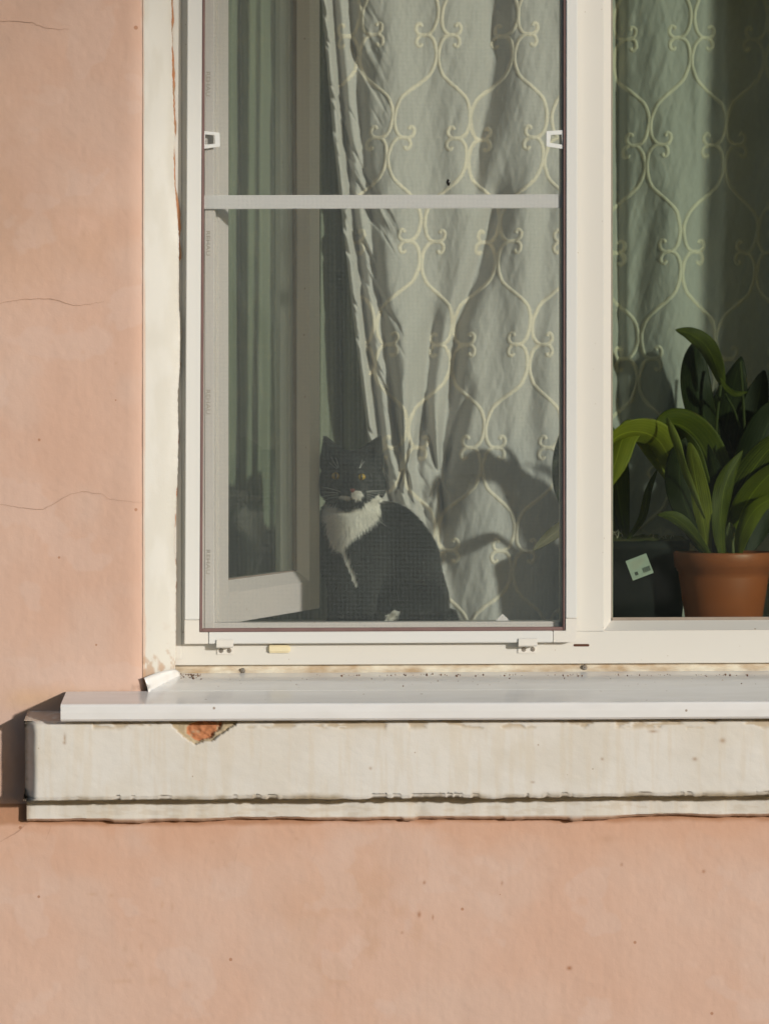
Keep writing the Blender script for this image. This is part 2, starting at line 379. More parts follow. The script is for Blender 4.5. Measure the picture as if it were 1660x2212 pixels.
def crack(pts, w):
    p = catmull(pts, 10); p[:, 1] += 2.4 * (fbm(p[:, 0] / 6, p[:, 1] / 6, 5) - 0.5) * 2
    v = []; 
    for i, (x, y) in enumerate(p):
        ww = 0.55 * w * (0.35 + 0.65 * math.sin(math.pi * min(1, (i + 1) / len(p)) ** 0.6)) * 0.5
        for s in (-1, 1):
            q = P(x, y + s * ww, YW - 0.0016); v.append(q)
    f = [[2 * i, 2 * i + 1, 2 * i + 3, 2 * i + 2] for i in range(len(p) - 1)]
    raw('crack', v, f, M_CRACK, wall)
crack([(-10, 45), (60, 47), (105, 60), (150, 62)], 1.6)
crack([(-5, 655), (60, 646), (120, 647), (165, 660), (225, 652)], 1.7)
crack([(-5, 1089), (80, 1100), (110, 1092), (160, 1065), (215, 1066), (240, 1078), (310, 1086)], 1.3)
crack([(55, 1782), (35, 1800), (0, 1818)], 1.8)
crack([(112, 1780), (105, 1800), (98, 1818)], 1.6)
crack([(1396, 1800), (1394, 1900), (1390, 2010), (1394, 2120), (1390, 2190)], 1.2)
crack([(520, 1800), (512, 1840), (505, 1865)], 1.2)

# ------------------------------------------------------------------ white plastered reveals
_ey = [-740, 0, 143, 222, 279, 311, 358, 412, 476, 530, 644, 698, 745, 792, 847, 932, 1020, 1118, 1183, 1238, 1326, 1394, 1427, 1520]
_ex = [370, 370.5, 372, 375, 378, 375, 376, 379, 385, 387, 386, 391, 391, 389, 384, 386, 384, 379, 377, 381, 379, 380, 379, 378]
nz = 860
pyr = np.linspace(-740, 1530, nz)
ex = np.interp(pyr, _ey, _ex) + 2.2 * (fbm(pyr * 0, pyr / 9, 51) - 0.5) + 1.2 * (vnoise(pyr * 0, pyr / 3, 52) - 0.5)
Yin = 0.0045
zr = np.array([PZ(y, YW) for y in pyr])
Xi = (ex - CX) * (Yin + CAMD) / FPX
t = np.concatenate([np.linspace(0, 1, 26)])
Xs = np.array([PX(np.interp(y, [-740, 0, 700, 1520], [371, 374, 386, 380]), Yin) for y in pyr])
RX = XL + (Xs[:, None] - XL) * t[None] + (Xi - Xs)[:, None] * t[None] ** 9
RY = YW + 0.004 + (Yin - YW - 0.004) * t[None] + np.zeros_like(RX)
RZ = zr[:, None] + np.zeros_like(RX)
un = 0.004 * (fbm(RX * 9 + 3, RZ * 7, 55) - 0.5)
RX2 = RX + un; RX2[:, -1] = RX[:, -1]; RX2[:, 0] = XL
tt = t[None] + np.zeros_like(RX); ppy = pyr[:, None] + np.zeros_like(RX)
rc = lerp((0.67, 0.66, 0.615), (0.63, 0.615, 0.56), smooth(0.4, 0.65, fbm(tt * 2, ppy / 120, 61)))
e0 = 0.035 + 0.03 * (fbm(tt * 0, ppy / 45, 31) - 0.5) + 0.05 * smooth(1150, 1400, ppy) * fbm(tt * 0, ppy / 30, 63)
rc = lerp(rc, (0.60, 0.45, 0.36), smooth(e0 + 0.03, e0 - 0.01, tt))
low = smooth(1330, 1480, ppy) * smooth(0.55, 0.68, fbm(tt * 6, ppy / 22, 64))
rc = lerp(rc, (0.42, 0.25, 0.14), 0.75 * low)
# back of the ragged plaster edge so that it has thickness
back = np.stack([RX2[:, -1] - 0.001, np.full(nz, Yin + 0.004), zr], -1)
V = np.concatenate([np.stack([RX2, RY, RZ], -1), back[:, None]], 1)
rcol = np.concatenate([rc, np.tile(np.array([[[0.50, 0.25, 0.12]]]), (nz, 1, 1))], 1)
raw('reveal', V.reshape(-1, 3), grid_faces(nz, V.shape[1]), M_WHITEPL, wall, True, rcol.reshape(-1, 3))
# the other reveal and the head of the opening, out of the picture
def quadgrid(name, a, b, c, d, m, parent, colr, n=8):
    u = np.linspace(0, 1, n)
    a, b, c, d = map(np.array, (a, b, c, d))
    U, Vv = np.meshgrid(u, u); U = U[..., None]; Vv = Vv[..., None]
    v = (a * (1 - U) + b * U) * (1 - Vv) + (d * (1 - U) + c * U) * Vv
    return raw(name, v.reshape(-1, 3), grid_faces(n, n), m, parent, False, np.tile(colr, (n * n, 1)))
XRin = PX(2645, 0.0)
zb = PZ(1530, YW)
quadgrid('reveal', (XR, YW + 0.003, zb), (XRin, 0.0045, zb), (XRin, 0.0045, ZTOP), (XR, YW + 0.003, ZTOP), M_WHITEPL, wall, (0.66, 0.65, 0.60))
quadgrid('reveal', (XL, YW + 0.003, ZTOP), (XR, YW + 0.003, ZTOP), (XRin, 0.0045, ZTOP - 0.02), (PX(375, 0), 0.0045, ZTOP - 0.02), M_WHITEPL, wall, (0.66, 0.65, 0.60))
# brick and mortar behind the ragged plaster edge
nb = 300; pb = np.linspace(-740, 1440, nb)
bx0 = np.array([PX(np.interp(y, _ey, _ex) - 12, 0.006) for y in pb]); bx1 = np.array([PX(np.interp(y, _ey, _ex) + 3.2 + 4.5 * (fbm(0, y / 30, 71) - 0.5) * 2 - (4.0 if y > 560 else 0), 0.006) for y in pb])
bz = np.array([PZ(y, 0.006) for y in pb])
raw('bare_brick_edge', np.stack([np.stack([bx0, np.full(nb, 0.0070), bz], -1), np.stack([bx1, np.full(nb, 0.0060), bz], -1)], 1).reshape(-1, 3), grid_faces(nb, 2), M_BRICK, wall)

# ------------------------------------------------------------------ plaster ledge under the window
YF, YLIP = -0.205, -0.147
nx = 640
lx = np.concatenate([np.linspace(PX(50, YF), PX(1760, YF), nx - 30), np.linspace(PX(1760, YF) + 0.01, XR + 0.25, 30)])
lpx = lx / ((YF + CAMD) / FPX) + CX
zt_wall, zt_front = PZ(1532, YW), PZ(1561, YF)
zb_slab, zb_lip0, zb_lip = PZ(1731, YF), PZ(1739, YLIP), PZ(1776, YLIP)
prof = []                                       # (Y, Z, tag) dense polyline
def seg(a, b, n, kind):
    for k in range(n):
        s = k / n; prof.append((a[0] + (b[0] - a[0]) * s, a[1] + (b[1] - a[1]) * s, kind))
seg((-0.10, zt_wall + 0.003), (YF + 0.008, zt_front + 0.001), 22, 0)
seg((YF + 0.008, zt_front + 0.001), (YF + 0.002, zt_front - 0.003), 3, 1); seg((YF + 0.002, zt_front - 0.003), (YF, zt_front - 0.009), 3, 1)
seg((YF, zt_front - 0.009), (YF, zb_slab + 0.006), 66, 2)
seg((YF, zb_slab + 0.006), (YF + 0.003, zb_slab), 4, 3)
seg((YF + 0.003, zb_slab), (YLIP, zb_slab + 0.004), 10, 4)
seg((YLIP, zb_slab + 0.004), (YLIP - 0.001, zb_lip + 0.004), 22, 5)
seg((YLIP - 0.001, zb_lip + 0.004), (YLIP + 0.004, zb_lip), 4, 6)
seg((YLIP + 0.004, zb_lip), (-0.10, zb_lip + 0.002), 6, 6)
pr = np.array([(a, b) for a, b, _ in prof]); kd = np.array([k for *_, k in prof])
LX = lx[:, None] + np.zeros((1, len(pr))); LY = pr[None, :, 0] + np.zeros_like(LX); LZ = pr[None, :, 1] + np.zeros_like(LX)
PXX = lpx[:, None] + np.zeros_like(LX); PYY = CY - (LZ - CAMZ) / ((YF + CAMD) / FPX)
low_t = np.interp(pr[:, 1], [zb_slab, zt_front], [1, 0])[None]
LZ += (TILT + 0.003 * np.clip(low_t, 0, 1)) * (LX + 0.55)
wob = 0.009 * (fbm(PXX / 130, PXX * 0 + 3, 81) - 0.5) + 0.0028 * smooth(.54, .64, fbm(PXX / 17, PXX * 0, 82)) * smooth(.40, .6, fbm(PXX / 90, PXX * 0 + 7, 83)) + 0.0022 * (fbm(PXX / 8, PXX * 0, 97) - 0.5)
LZ += wob * np.isin(kd, (3,))[None] * 1.3 + wob * 0.6 * (kd == 4)[None]
wob2 = 0.015 * (fbm(PXX / 160, PXX * 0 + 9, 84) - 0.5) + 0.002 * (fbm(PXX / 14, PXX * 0, 85) - 0.5) - 0.003 * smooth(.6, .72, fbm(PXX / 60, PXX * 0, 98))
LZ += wob2 * (kd == 6)[None]
LY += -0.0022 * (fbm(PXX / 90, PYY / 70, 86) - 0.5) - 0.0005 * (fbm(PXX / 16, PYY / 14, 87) - 0.5)
LY -= 0.014 * (fbm(PXX / 160, PXX * 0 + 1, 88) - 0.45) * np.isin(kd, (5, 6))[None]
# the broken corner that shows brick
PYc = CY - (LZ - CAMZ) / ((YF + CAMD) / FPX)
nn = 9 * (fbm(PXX / 16, PYc / 16, 91, 3) - 0.5)
chip_poly = [(352, 1545), (372, 1568), (395, 1592), (420, 1608), (455, 1600), (485, 1582), (508, 1566), (520, 1545)]
chip = in_poly(PXX + nn, PYc + nn * 0.6, chip_poly) & (kd <= 3)[None]
inner = in_poly(PXX + nn, PYc + nn * 0.6, [(400, 1568), (402, 1585), (425, 1602), (452, 1596), (478, 1572), (480, 1560), (420, 1560)]) & chip
LY += chip * (0.004 + 0.005 * fbm(PXX / 6, PYc / 6, 99)) + inner * (0.003 + 0.006 * fbm(PXX / 7, PYc / 5, 94))
# flaked top edge right along the sill
fl = smooth(0.50, 0.60, fbm(PXX / 40, PYc / 12, 92)) * smooth(1580, 1566, PYc + 8 * (fbm(PXX / 14, PXX * 0, 93) - .5)) * (PXX > 200)
fl = fl * np.isin(kd, (1, 2))[None]
LY += 0.002 * fl
# left end is rounded and battered
endr = (smooth(PX(84, YF), PX(48, YF), lx + 0.004 * (fbm(lx * 0, lx * 0, 95) - .5))[:, None]) ** 1.5 + np.zeros_like(LX)
endr = endr * (0.7 + 0.9 * fbm(PXX * 0 + 2, PYY / 30, 96))
LY += endr * 0.026 * np.isin(kd, (1, 2, 3))[None]
lc = lerp((0.665, 0.645, 0.60), (0.63, 0.60, 0.54), smooth(0.35, 0.7, fbm(PXX / 130, PYc / 90, 101)))
lc = lerp(lc, (0.60, 0.53, 0.42), 0.35 * smooth(0.5, 0.75, fbm(PXX / 10, PYc / 130, 102)))                 # faint run marks
lc = lerp(lc, (0.46, 0.37, 0.25), 0.8 * fl)
dirt_b = smooth(1716, 1733, PYc + 14 * (fbm(PXX / 25, PYc / 25, 103) - 0.5) + (PXX - 60) * 0.0075) * np.isin(kd, (2, 3))[None]
lc = lerp(lc, (0.33, 0.26, 0.16), 0.8 * dirt_b * smooth(0.30, 0.6, fbm(PXX / 45, PXX * 0 + 2, 104)))
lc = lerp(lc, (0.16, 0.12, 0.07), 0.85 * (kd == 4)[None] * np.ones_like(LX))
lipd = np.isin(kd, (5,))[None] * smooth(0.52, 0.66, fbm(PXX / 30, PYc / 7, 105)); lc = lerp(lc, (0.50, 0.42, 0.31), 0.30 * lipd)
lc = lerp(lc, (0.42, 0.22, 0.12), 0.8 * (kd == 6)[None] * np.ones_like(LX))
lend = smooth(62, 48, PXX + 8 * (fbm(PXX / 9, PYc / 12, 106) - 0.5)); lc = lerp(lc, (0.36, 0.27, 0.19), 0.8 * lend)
top0 = (kd == 0)[None] * np.ones_like(LX); lc = lerp(lc, (0.55, 0.42, 0.31), 0.6 * top0 * smooth(0.4, 0.6, fbm(PXX / 20, LY * 60, 107)))
lc = lerp(lc, (0.44, 0.36, 0.24), chip.astype(float)); lc = lerp(lc, (0.45, 0.19, 0.09), inner * smooth(0.3, 0.5, fbm(PXX / 14, PYc / 14, 108) + .12))
for (sx, sy, rx, ry) in ((140, 1595, 2.5, 9), (139, 1605, 3, 3), (1560, 1600, 6, 5), (1500, 1640, 5, 4), (1410, 1580, 9, 3), (800, 1660, 3, 3), (1150, 1690, 4, 2), (1300, 1640, 3, 3)):
    lc = lerp(lc, (0.34, 0.22, 0.13), 0.75 * np.exp(-(((PXX - sx) / rx) ** 2 + ((PYc - sy) / ry) ** 2)))
ledge = thing('window_ledge', P(830, 1776, -0.16), 'cracked white plaster ledge under the metal sill, one chip showing brick', 'ledge')
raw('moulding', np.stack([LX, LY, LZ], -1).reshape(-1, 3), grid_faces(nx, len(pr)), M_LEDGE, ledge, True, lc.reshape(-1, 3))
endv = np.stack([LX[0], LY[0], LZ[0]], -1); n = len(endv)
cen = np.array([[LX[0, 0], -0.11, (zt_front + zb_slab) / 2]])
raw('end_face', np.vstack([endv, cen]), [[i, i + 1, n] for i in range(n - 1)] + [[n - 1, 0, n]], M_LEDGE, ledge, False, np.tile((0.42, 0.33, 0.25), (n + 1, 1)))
# lumps of old mortar stuck to the lower lip
def lump(name, px_, py_, Y, r, m, parent, seed, sq=(1, 1, 1)):
    bm = bmesh.new(); bmesh.ops.create_icosphere(bm, subdivisions=2, radius=r); c0 = Vector(P(px_, py_, Y))
    for v in bm.verts:
        k = 0.6 + 0.8 * float(vnoise(v.co.x / r * 1.7 + seed, v.co.y / r * 1.7 + v.co.z / r * 2.3, seed))
        v.co = c0 + Vector((v.co.x * sq[0], v.co.y * sq[1], v.co.z * sq[2])) * k
    return fromb(name, bm, m, parent)

# ------------------------------------------------------------------ metal sill
YS0, YS1 = 0.016, -0.235
zS0, zS1, zS2 = PZ(1456, 0.005), PZ(1521, YS1), PZ(1557, YS1)
sillT = thing('metal_window_sill', P(830, 1513, -0.1), 'sloping off-white metal sill with folded front edge and bent-up left end', 'sill')
xa, xb_, xc = PX(131, YS1), PX(318, YW - 0.004), XR - 0.01
def strip(name, rows, m, parent, thick=0.0012, sm=False):          # rows of matching points across a sheet
    rows = [np.array(r, float) for r in rows]; nr, ncc = len(rows), len(rows[0])
    v = np.vstack(rows); f = grid_faces(nr, ncc)
    o = raw(name, v, f, m, parent, sm)
    md = o.modifiers.new('thickness', 'SOLIDIFY'); md.thickness = thick; md.offset = 0
    return o
xx = np.linspace(0, 1, 60)
def srow(x0, x1, Y, z, wav=0.0):
    x = x0 + (x1 - x0) * xx
    return np.stack([x, np.full_like(x, Y), z + tz(x) + wav * (fbm(x * 3, x * 0 + Y * 9, 111) - 0.5)], -1)
ym = YW - 0.004
zm = zS0 + (zS1 - zS0) * (YS0 - ym) / (YS0 - YS1)
strip('sheet', [srow(xb_ + 0.048, xc, YS0, zS0), srow(xb_ + 0.025, xc, -0.06, zS0 + (zS1 - zS0) * (YS0 + 0.06) / (YS0 - YS1), .002), srow(xb_, xc, ym, zm, .002)], M_SILL, sillT)
R_ = 0.004
fr = [(ym - 0.0005, zm - 0.0001)] + [(YS1 + R_ - R_ * math.sin(a), zS1 - R_ + R_ * math.cos(a)) for a in np.linspace(0.1, 1.5, 6)] + [(YS1 - 0.0005, (zS1 + zS2) / 2), (YS1, zS2 + 0.003), (YS1 + 0.003, zS2), (YS1 + 0.010, zS2 + 0.001)]
strip('front_fold', [srow(xa, xc + 0.12, a, b, .0012) for a, b in fr], M_SILL, sillT, 0.0012)
raw('end_cap', [(xa + 0.0008, ym, zm - 0.001 + tz(xa)), (xa + 0.0008, YS1 + 0.002, zS1 - 0.002 + tz(xa)), (xa + 0.0008, YS1 + 0.002, zS2 + 0.004 + tz(xa)), (xa + 0.0008, YS1 + 0.02, zS2 + 0.004 + tz(xa)), (xa + 0.0008, ym, zm - 0.012 + tz(xa))], [[0, 1, 2, 3, 4]], M_SILL, sillT)
# bent-up end along the reveal: low at the frame, curling out at the wall corner
rows = []
for k in np.linspace(0, 1, 14):
    bx = np.array(P(385 - 67 * k, 0, 0.0))[0]
    Yk = 0.004 + (YW - 0.010 - 0.004) * k
    x0 = PX(388 - 70 * k, Yk); zb0 = zS0 + (zS1 - zS0) * (YS0 - Yk) / (YS0 - YS1) + tz(x0)
    hgt = 0.0075 + 0.021 * k ** 0.6 - 0.004 * k ** 3
    rows.append([(x0 + 0.002 - 0.004 * s * s - 0.003 * k * s, Yk, zb0 + hgt * s - 0.001) for s in np.linspace(0, 1, 6)])
strip('end_flange', rows, M_SILL, sillT, 0.0012, True)

# ================================================================== WINDOW
win = thing('window', P(830, 1437, 0.03), 'cream plastic double window, left sash swung open behind the insect screen', 'window')
YFR = 0.010; YB = 0.078
zR0 = PZ(1437, YFR); zR1 = PZ(1366, YFR); zTopF = ZTOP + 0.02
XJ0 = PX(352, YFR); XJ3 = PX(2660, YFR)
def tilt_obj(o):
    for v in o.data.vertices: v.co.z += tz(v.co.x)
    return o
XM0, XM1 = PX(1211, YFR), PX(1303, YFR)
# lower rail, with the part that shows through the screen and the bevelled bead of the fixed pane
tilt_obj(prism_x('bottom_rail', [(YFR, zR0), (YFR, zR1), (YB, zR1), (YB, zR0)], XJ0, XJ3, M_PVC, win))
tilt_obj(prism_x('rebate_rail', [(YFR + 0.001, zR1 + 0.0002), (YFR + 0.001, PZ(1346, YFR)), (YFR + 0.02, PZ(1346, YFR) + 0.001), (YFR + 0.02, PZ(1362, YFR)), (YB, PZ(1362, YFR)), (YB, zR1 + 0.0002)], PX(455, YFR), XM0 + 0.01, M_PVC, win))
YG = 0.036
zG = PZ(1343, YG)
tilt_obj(prism_x('glazing_bead', [(YFR, zR1 + 0.0002), (YG, zG), (YG + 0.006, zG), (YG + 0.006, zR1 + 0.0002)], XM1 - 0.004, XJ3 - 0.02, M_PVC, win, 0.0))
# mullion with bevel towards the fixed pane
XG0 = PX(1320, YG)
prism_z('mullion', [(XM0, YFR), (XM1, YFR), (XG0, YG), (XG0 + 0.003, YG + 0.008), (XG0 + 0.003, YB), (XM0, YB), (XM0, YFR + 0.03), (XM0 + 0.004, YFR + 0.03), (XM0 + 0.004, YFR + 0.012), (XM0, YFR + 0.012)], zR1 + 0.0008, zTopF, M_PVC, win)
# jambs and head
XA, XB, XD, XE = PX(352, YFR), PX(461, YFR), PX(466, 0.022), PX(470, 0.045)
prism_z('jamb', [(XA, YFR), (PX(439, YFR), YFR), (PX(440, YFR), YFR + 0.002), (PX(441.5, YFR), YFR + 0.002), (PX(442, YFR), YFR), (XB, YFR), (PX(463, YFR), YFR + 0.003), (XD, 0.022), (XD - 0.004, 0.05), (XD - 0.004, YB), (XA, YB)], zR1 + 0.0006, zTopF, M_PVC, win, 0.0003)
prism_z('cover_strip', [(PX(352, 0.008), 0.0078), (PX(391, 0.008), 0.0078), (PX(392, 0.009), 0.0090), (PX(392, 0.009), YFR - 0.0004), (PX(352, 0.008), YFR - 0.0004)], PZ(1424, 0), zTopF, M_PVC, win)
XG1 = PX(2567, YG)
prism_z('jamb', [(XG1, YG), (PX(2584, YFR), YFR), (XJ3, YFR), (XJ3, YB), (XG1, YB)], zR1 + 0.0006, zTopF, M_PVC, win)
zH = zTopF - 0.075
box('head_rail', XJ0, XJ3, YFR + 0.002, YB - 0.001, zH, zTopF - 0.001, M_PVC, win)
# gasket and fixed pane
tilt_obj(box('gasket', XG0 - 0.001, XG1, YG - 0.002, YG + 0.004, zG - 0.001, zG + 0.0042, M_GASKET, win, 0.0006))
box('gasket', XG0 - 0.0005, XG0 + 0.0014, YG - 0.002, YG + 0.004, zG, zH, M_GASKET, win, 0.0003)
box('pane', XG0 - 0.004, XG1 + 0.004, YG + 0.001, YG + 0.005, zG - 0.006, zH + 0.01, M_GLASS, win, 0.0)
# sub-sill strip below the rail
tilt_obj(prism_x('lower_profile', [(YFR + 0.013, zR0 - 0.0003), (YFR + 0.013, zR0 - 0.008), (YFR + 0.009, PZ(1454, YFR)), (YFR + 0.009, PZ(1470, YFR)), (YB, PZ(1470, YFR)), (YB, zR0 - 0.0003)], PX(368, YFR), XJ3, M_PVCD, win))
def screw(px_, py_, Y, r, parent):
    x, y, z = P(px_, py_, Y)
    bm = bmesh.new(); bmesh.ops.create_cone(bm, cap_ends=True, segments=16, radius1=r, radius2=r * 0.7, depth=0.0016, matrix=Matrix.Translation((x, y, z)) @ Matrix.Rotation(math.pi / 2, 4, 'X'))
    for a in (0.3, 0.3 + math.pi / 2):
        bmesh.ops.create_cube(bm, size=1, matrix=Matrix.Translation((x, y - 0.0009, z)) @ Matrix.Rotation(a, 4, 'Y') @ Matrix.Diagonal((r * 1.1, 0.0006, r * 0.25, 1)))
    return fromb('screw', bm, M_STEEL, parent)
screw(524, 1449, YFR + 0.008, 0.0045, win); screw(1262, 1442, YFR + 0.008, 0.0045, win)
# drain slot and drain cap
xs0, _, zs0 = P(1238, 1394, YFR); xs1 = PX(1272, YFR)
box('drain_slot', xs0, xs1, YFR - 0.0012, YFR + 0.002, zs0 - 0.0021, zs0 + 0.0021, M_BROWN, win, 0.0009)
x0, _, z0 = P(579, 1410, YFR); x1, _, z1 = P(627, 1393.5, YFR)
box('drain_cap', x0, x1, YFR - 0.0065, YFR + 0.001, z0, z1, M_CAP, win, 0.0022)
# L-shaped screen brackets
def bracket(px0, px1):
    ya = -0.0145
    x0 = PX(px0, ya); x1 = PX(px1, ya)
    z_t = PZ(1382, ya); z_s = PZ(1398, ya); z_b = PZ(1414, YFR)
    poly = [(YFR - 0.0003, z_b), (YFR - 0.002, z_b), (YFR - 0.002, z_s - 0.0015), (ya + 0.002, z_s - 0.0015), (ya, z_s + 0.0005), (ya, z_t - 0.001), (ya + 0.0016, z_t), (ya + 0.0018, z_s + 0.0016), (YFR - 0.0003, z_s + 0.0012)]
    o = prism_x('screen_bracket', poly, x0, x1, M_CORNER, win, 0.0004); tilt_obj(o)
    for k in (0.28, 0.75): 
        s = screw(px0 + (px1 - px0) * k, 1406, YFR - 0.0026, 0.0042, o); tilt_obj(s)
bracket(467, 504); bracket(1119, 1160)
# maker's print on the frame
cu = bpy.data.curves.new('print', 'FONT'); cu.body = 'REHAU'; cu.size = 0.0098; cu.extrude = 0.00015; cu.align_x = 'CENTER'; cu.align_y = 'CENTER'
tmp = bpy.data.objects.new('print_tmp', cu); C.objects.link(tmp)
bpy.context.view_layer.update()
tme = bpy.data.meshes.new_from_object(tmp.evaluated_get(bpy.context.evaluated_depsgraph_get())); bpy.data.objects.remove(tmp)
for py_ in (-165, 181, 525, 868, 1214):
    me = tme.copy(); X, Y, Z = P(449, py_, YFR)
    me.transform(Matrix.Translation((X, Y - 0.0004, Z)) @ Matrix.Rotation(math.pi / 2, 4, 'Y') @ Matrix.Rotation(math.pi / 2, 4, 'X') @ Matrix.Diagonal((1.35, 1.0, 1, 1)))
    me.materials.clear()
    link('frame_print', me, M_INK, win)

# ------------------------------------------------------------------ open sash
TH = math.radians(75.2); WS = 0.62
H0 = Vector((PX(472, 0.045), 0.045, 0)); ud = Vector((math.cos(TH), math.sin(TH), 0)); nd = Vector((math.sin(TH), -math.cos(TH), 0))
zs_b = PZ(1351, 0.045); zs_t = zH - 0.012
def S3(u, t_, z): 
    q = H0 + ud * u + nd * t_; return (q.x, q.y, z)
sash = prism_z('open_sash', [S3(*p, 0)[:2] for p in [(0, 0), (0.056, 0), (0.074, -0.018), (0.074, -0.05), (0.058, -0.064), (0, -0.064)]], zs_b, zs_t, M_PVC, win, 0.0006)
prism_z('stile', [S3(*p, 0)[:2] for p in [(WS, 0), (WS - 0.068, 0), (WS - 0.088, -0.018), (WS - 0.088, -0.05), (WS - 0.07, -0.064), (WS, -0.064)]], zs_b, zs_t, M_PVC, sash, 0.0008)
def prism_u(name, poly, u0, u1, m, parent, bevel=0.0005): return fromb(name, prism_bm(poly, u0, u1, lambda p, t_: S3(t_, p[0], p[1])), m, parent, bevel)
prism_u('rail', [(0, zs_b), (0, zs_b + 0.052), (-0.018, zs_b + 0.071), (-0.05, zs_b + 0.071), (-0.063, zs_b + 0.056), (-0.063, zs_b)], 0.0562, WS - 0.0682, M_PVC, sash)
prism_u('rail', [(0, zs_t), (0, zs_t - 0.052), (-0.018, zs_t - 0.07), (-0.05, zs_t - 0.07), (-0.063, zs_t - 0.056), (-0.063, zs_t)], 0.0562, WS - 0.0682, M_PVC, sash)
def sbox(name, u0, u1, t0, t1, z0, z1, m, parent):
    bm = bmesh.new(); vs = [bm.verts.new(S3(u, t_, z)) for z in (z0, z1) for t_ in (t0, t1) for u in (u0, u1)]
    for f in ((0, 1, 3, 2), (4, 6, 7, 5), (0, 4, 5, 1), (2, 3, 7, 6), (0, 2, 6, 4), (1, 5, 7, 3)): bm.faces.new([vs[i] for i in f])
    return fromb(name, bm, m, parent)
sbox('pane', 0.068, WS - 0.080, -0.034, -0.028, zs_b + 0.064, zs_t - 0.064, M_GLASS2, sash)
for u0, u1 in ((0.074, 0.0765), (WS - 0.0905, WS - 0.088)): sbox('gasket', u0, u1, -0.026, -0.0185, zs_b + 0.073, zs_t - 0.072, M_GASKET, sash)
sbox('gasket', 0.0766, WS - 0.0906, -0.026, -0.0185, zs_b + 0.0712, zs_b + 0.0735, M_GASKET, sash)

# ================================================================== INSECT SCREEN
scr = thing('insect_screen', P(830, 1391, -0.004), 'white framed insect screen of fine grey mesh over the open window', 'insect screen')
Ya, Yb_ = -0.0115, 0.0065
xo0, xi0, xi1, xo1 = PX(398, Ya), PX(430, Ya), PX(1221, Ya), PX(1245.5, Ya)
zo, zi = PZ(1391, Ya), PZ(1366, Ya); zso = zTopF - 0.05
def lean(o, a, b):                       # the screen hangs a touch out of plumb: its upper part sits slightly to the right
    for v in o.data.vertices: v.co.x += (v.co.z - zo) * a
    return o
LEAN = 0.0045
parts = []
corner = 0.040
o = tilt_obj(box('frame_bar', xo0 + corner, xo1 - corner, Ya, Yb_, zo, zi, M_ALU, scr, 0.0012)); lean(o, LEAN, 0)
o = tilt_obj(box('frame_bar', xo0, xi0, Ya, Yb_, zo + corner, zso, M_ALU, scr, 0.0012)); lean(o, LEAN, 0)
o = tilt_obj(box('frame_bar', xi1, xo1, Ya, Yb_, zo + corner, zso, M_ALU, scr, 0.0012)); lean(o, 0.001, 0)
box('frame_bar', xo0 + 0.005, xo1, Ya + 0.001, Yb_, zso, zso + 0.025, M_ALU, scr, 0.0012)
for sx in (0, 1):
    r = 0.008 if sx else 0.003
    pts = [(xo0, zo), (xo0 + corner - 0.0006, zo), (xo0 + corner - 0.0006, zi), (xi0, zi), (xi0, zo + corner - 0.0006), (xo0, zo + corner - 0.0006)]
    if sx:
        pts = [(xo1 - corner + 0.0006, zo)] + [(xo1 - r + r * math.sin(a), zo + r - r * math.cos(a)) for a in np.linspace(0, math.pi / 2, 6)] + [(xo1, zo + corner - 0.0006), (xi1, zo + corner - 0.0006), (xi1, zi), (xo1 - corner + 0.0006, zi)]
    o = fromb('corner_piece', prism_bm(pts, Ya + 0.0004, Yb_, lambda p, t_: (p[0], t_, p[1])), M_CORNER, scr, 0.0006); tilt_obj(o)
# rubber spline
w = 0.0042
ys0, ys1 = -0.0085, 0.004
sp = [box('spline', xi0 + 0.0002, xi0 + 0.0002 + w, ys0, ys1, zi + 0.0002, zso, M_RUBBER, scr, 0.001), box('spline', xi1 - 0.0002 - w, xi1 - 0.0002, ys0, ys1, zi + 0.0002, zso, M_RUBBER, scr, 0.001),
      box('spline', xi0 + w, xi1 - w, ys0 + 0.0003, ys1, zi + 0.0002, zi + 0.0062, M_RUBBER, scr, 0.0012)]
lean(sp[0], LEAN, 0); lean(sp[1], 0.001, 0); [tilt_obj(s) for s in sp]
# crossbar
zc0, zc1 = PZ(451.5, 0.002), PZ(421.5, 0.002)
bm = prism_bm([(0.0015, zc0), (0.0015, zc1), (0.008, zc1 - 0.001), (0.008, zc0 + 0.001)], xi0 + 0.003, xi1 - 0.002, lambda p, t_: (t_, p[0], p[1] + 0.003 * (t_ + 0.3)))
o = fromb('crossbar', bm, M_ALU, scr, 0.0008); lean(o, LEAN, 0)
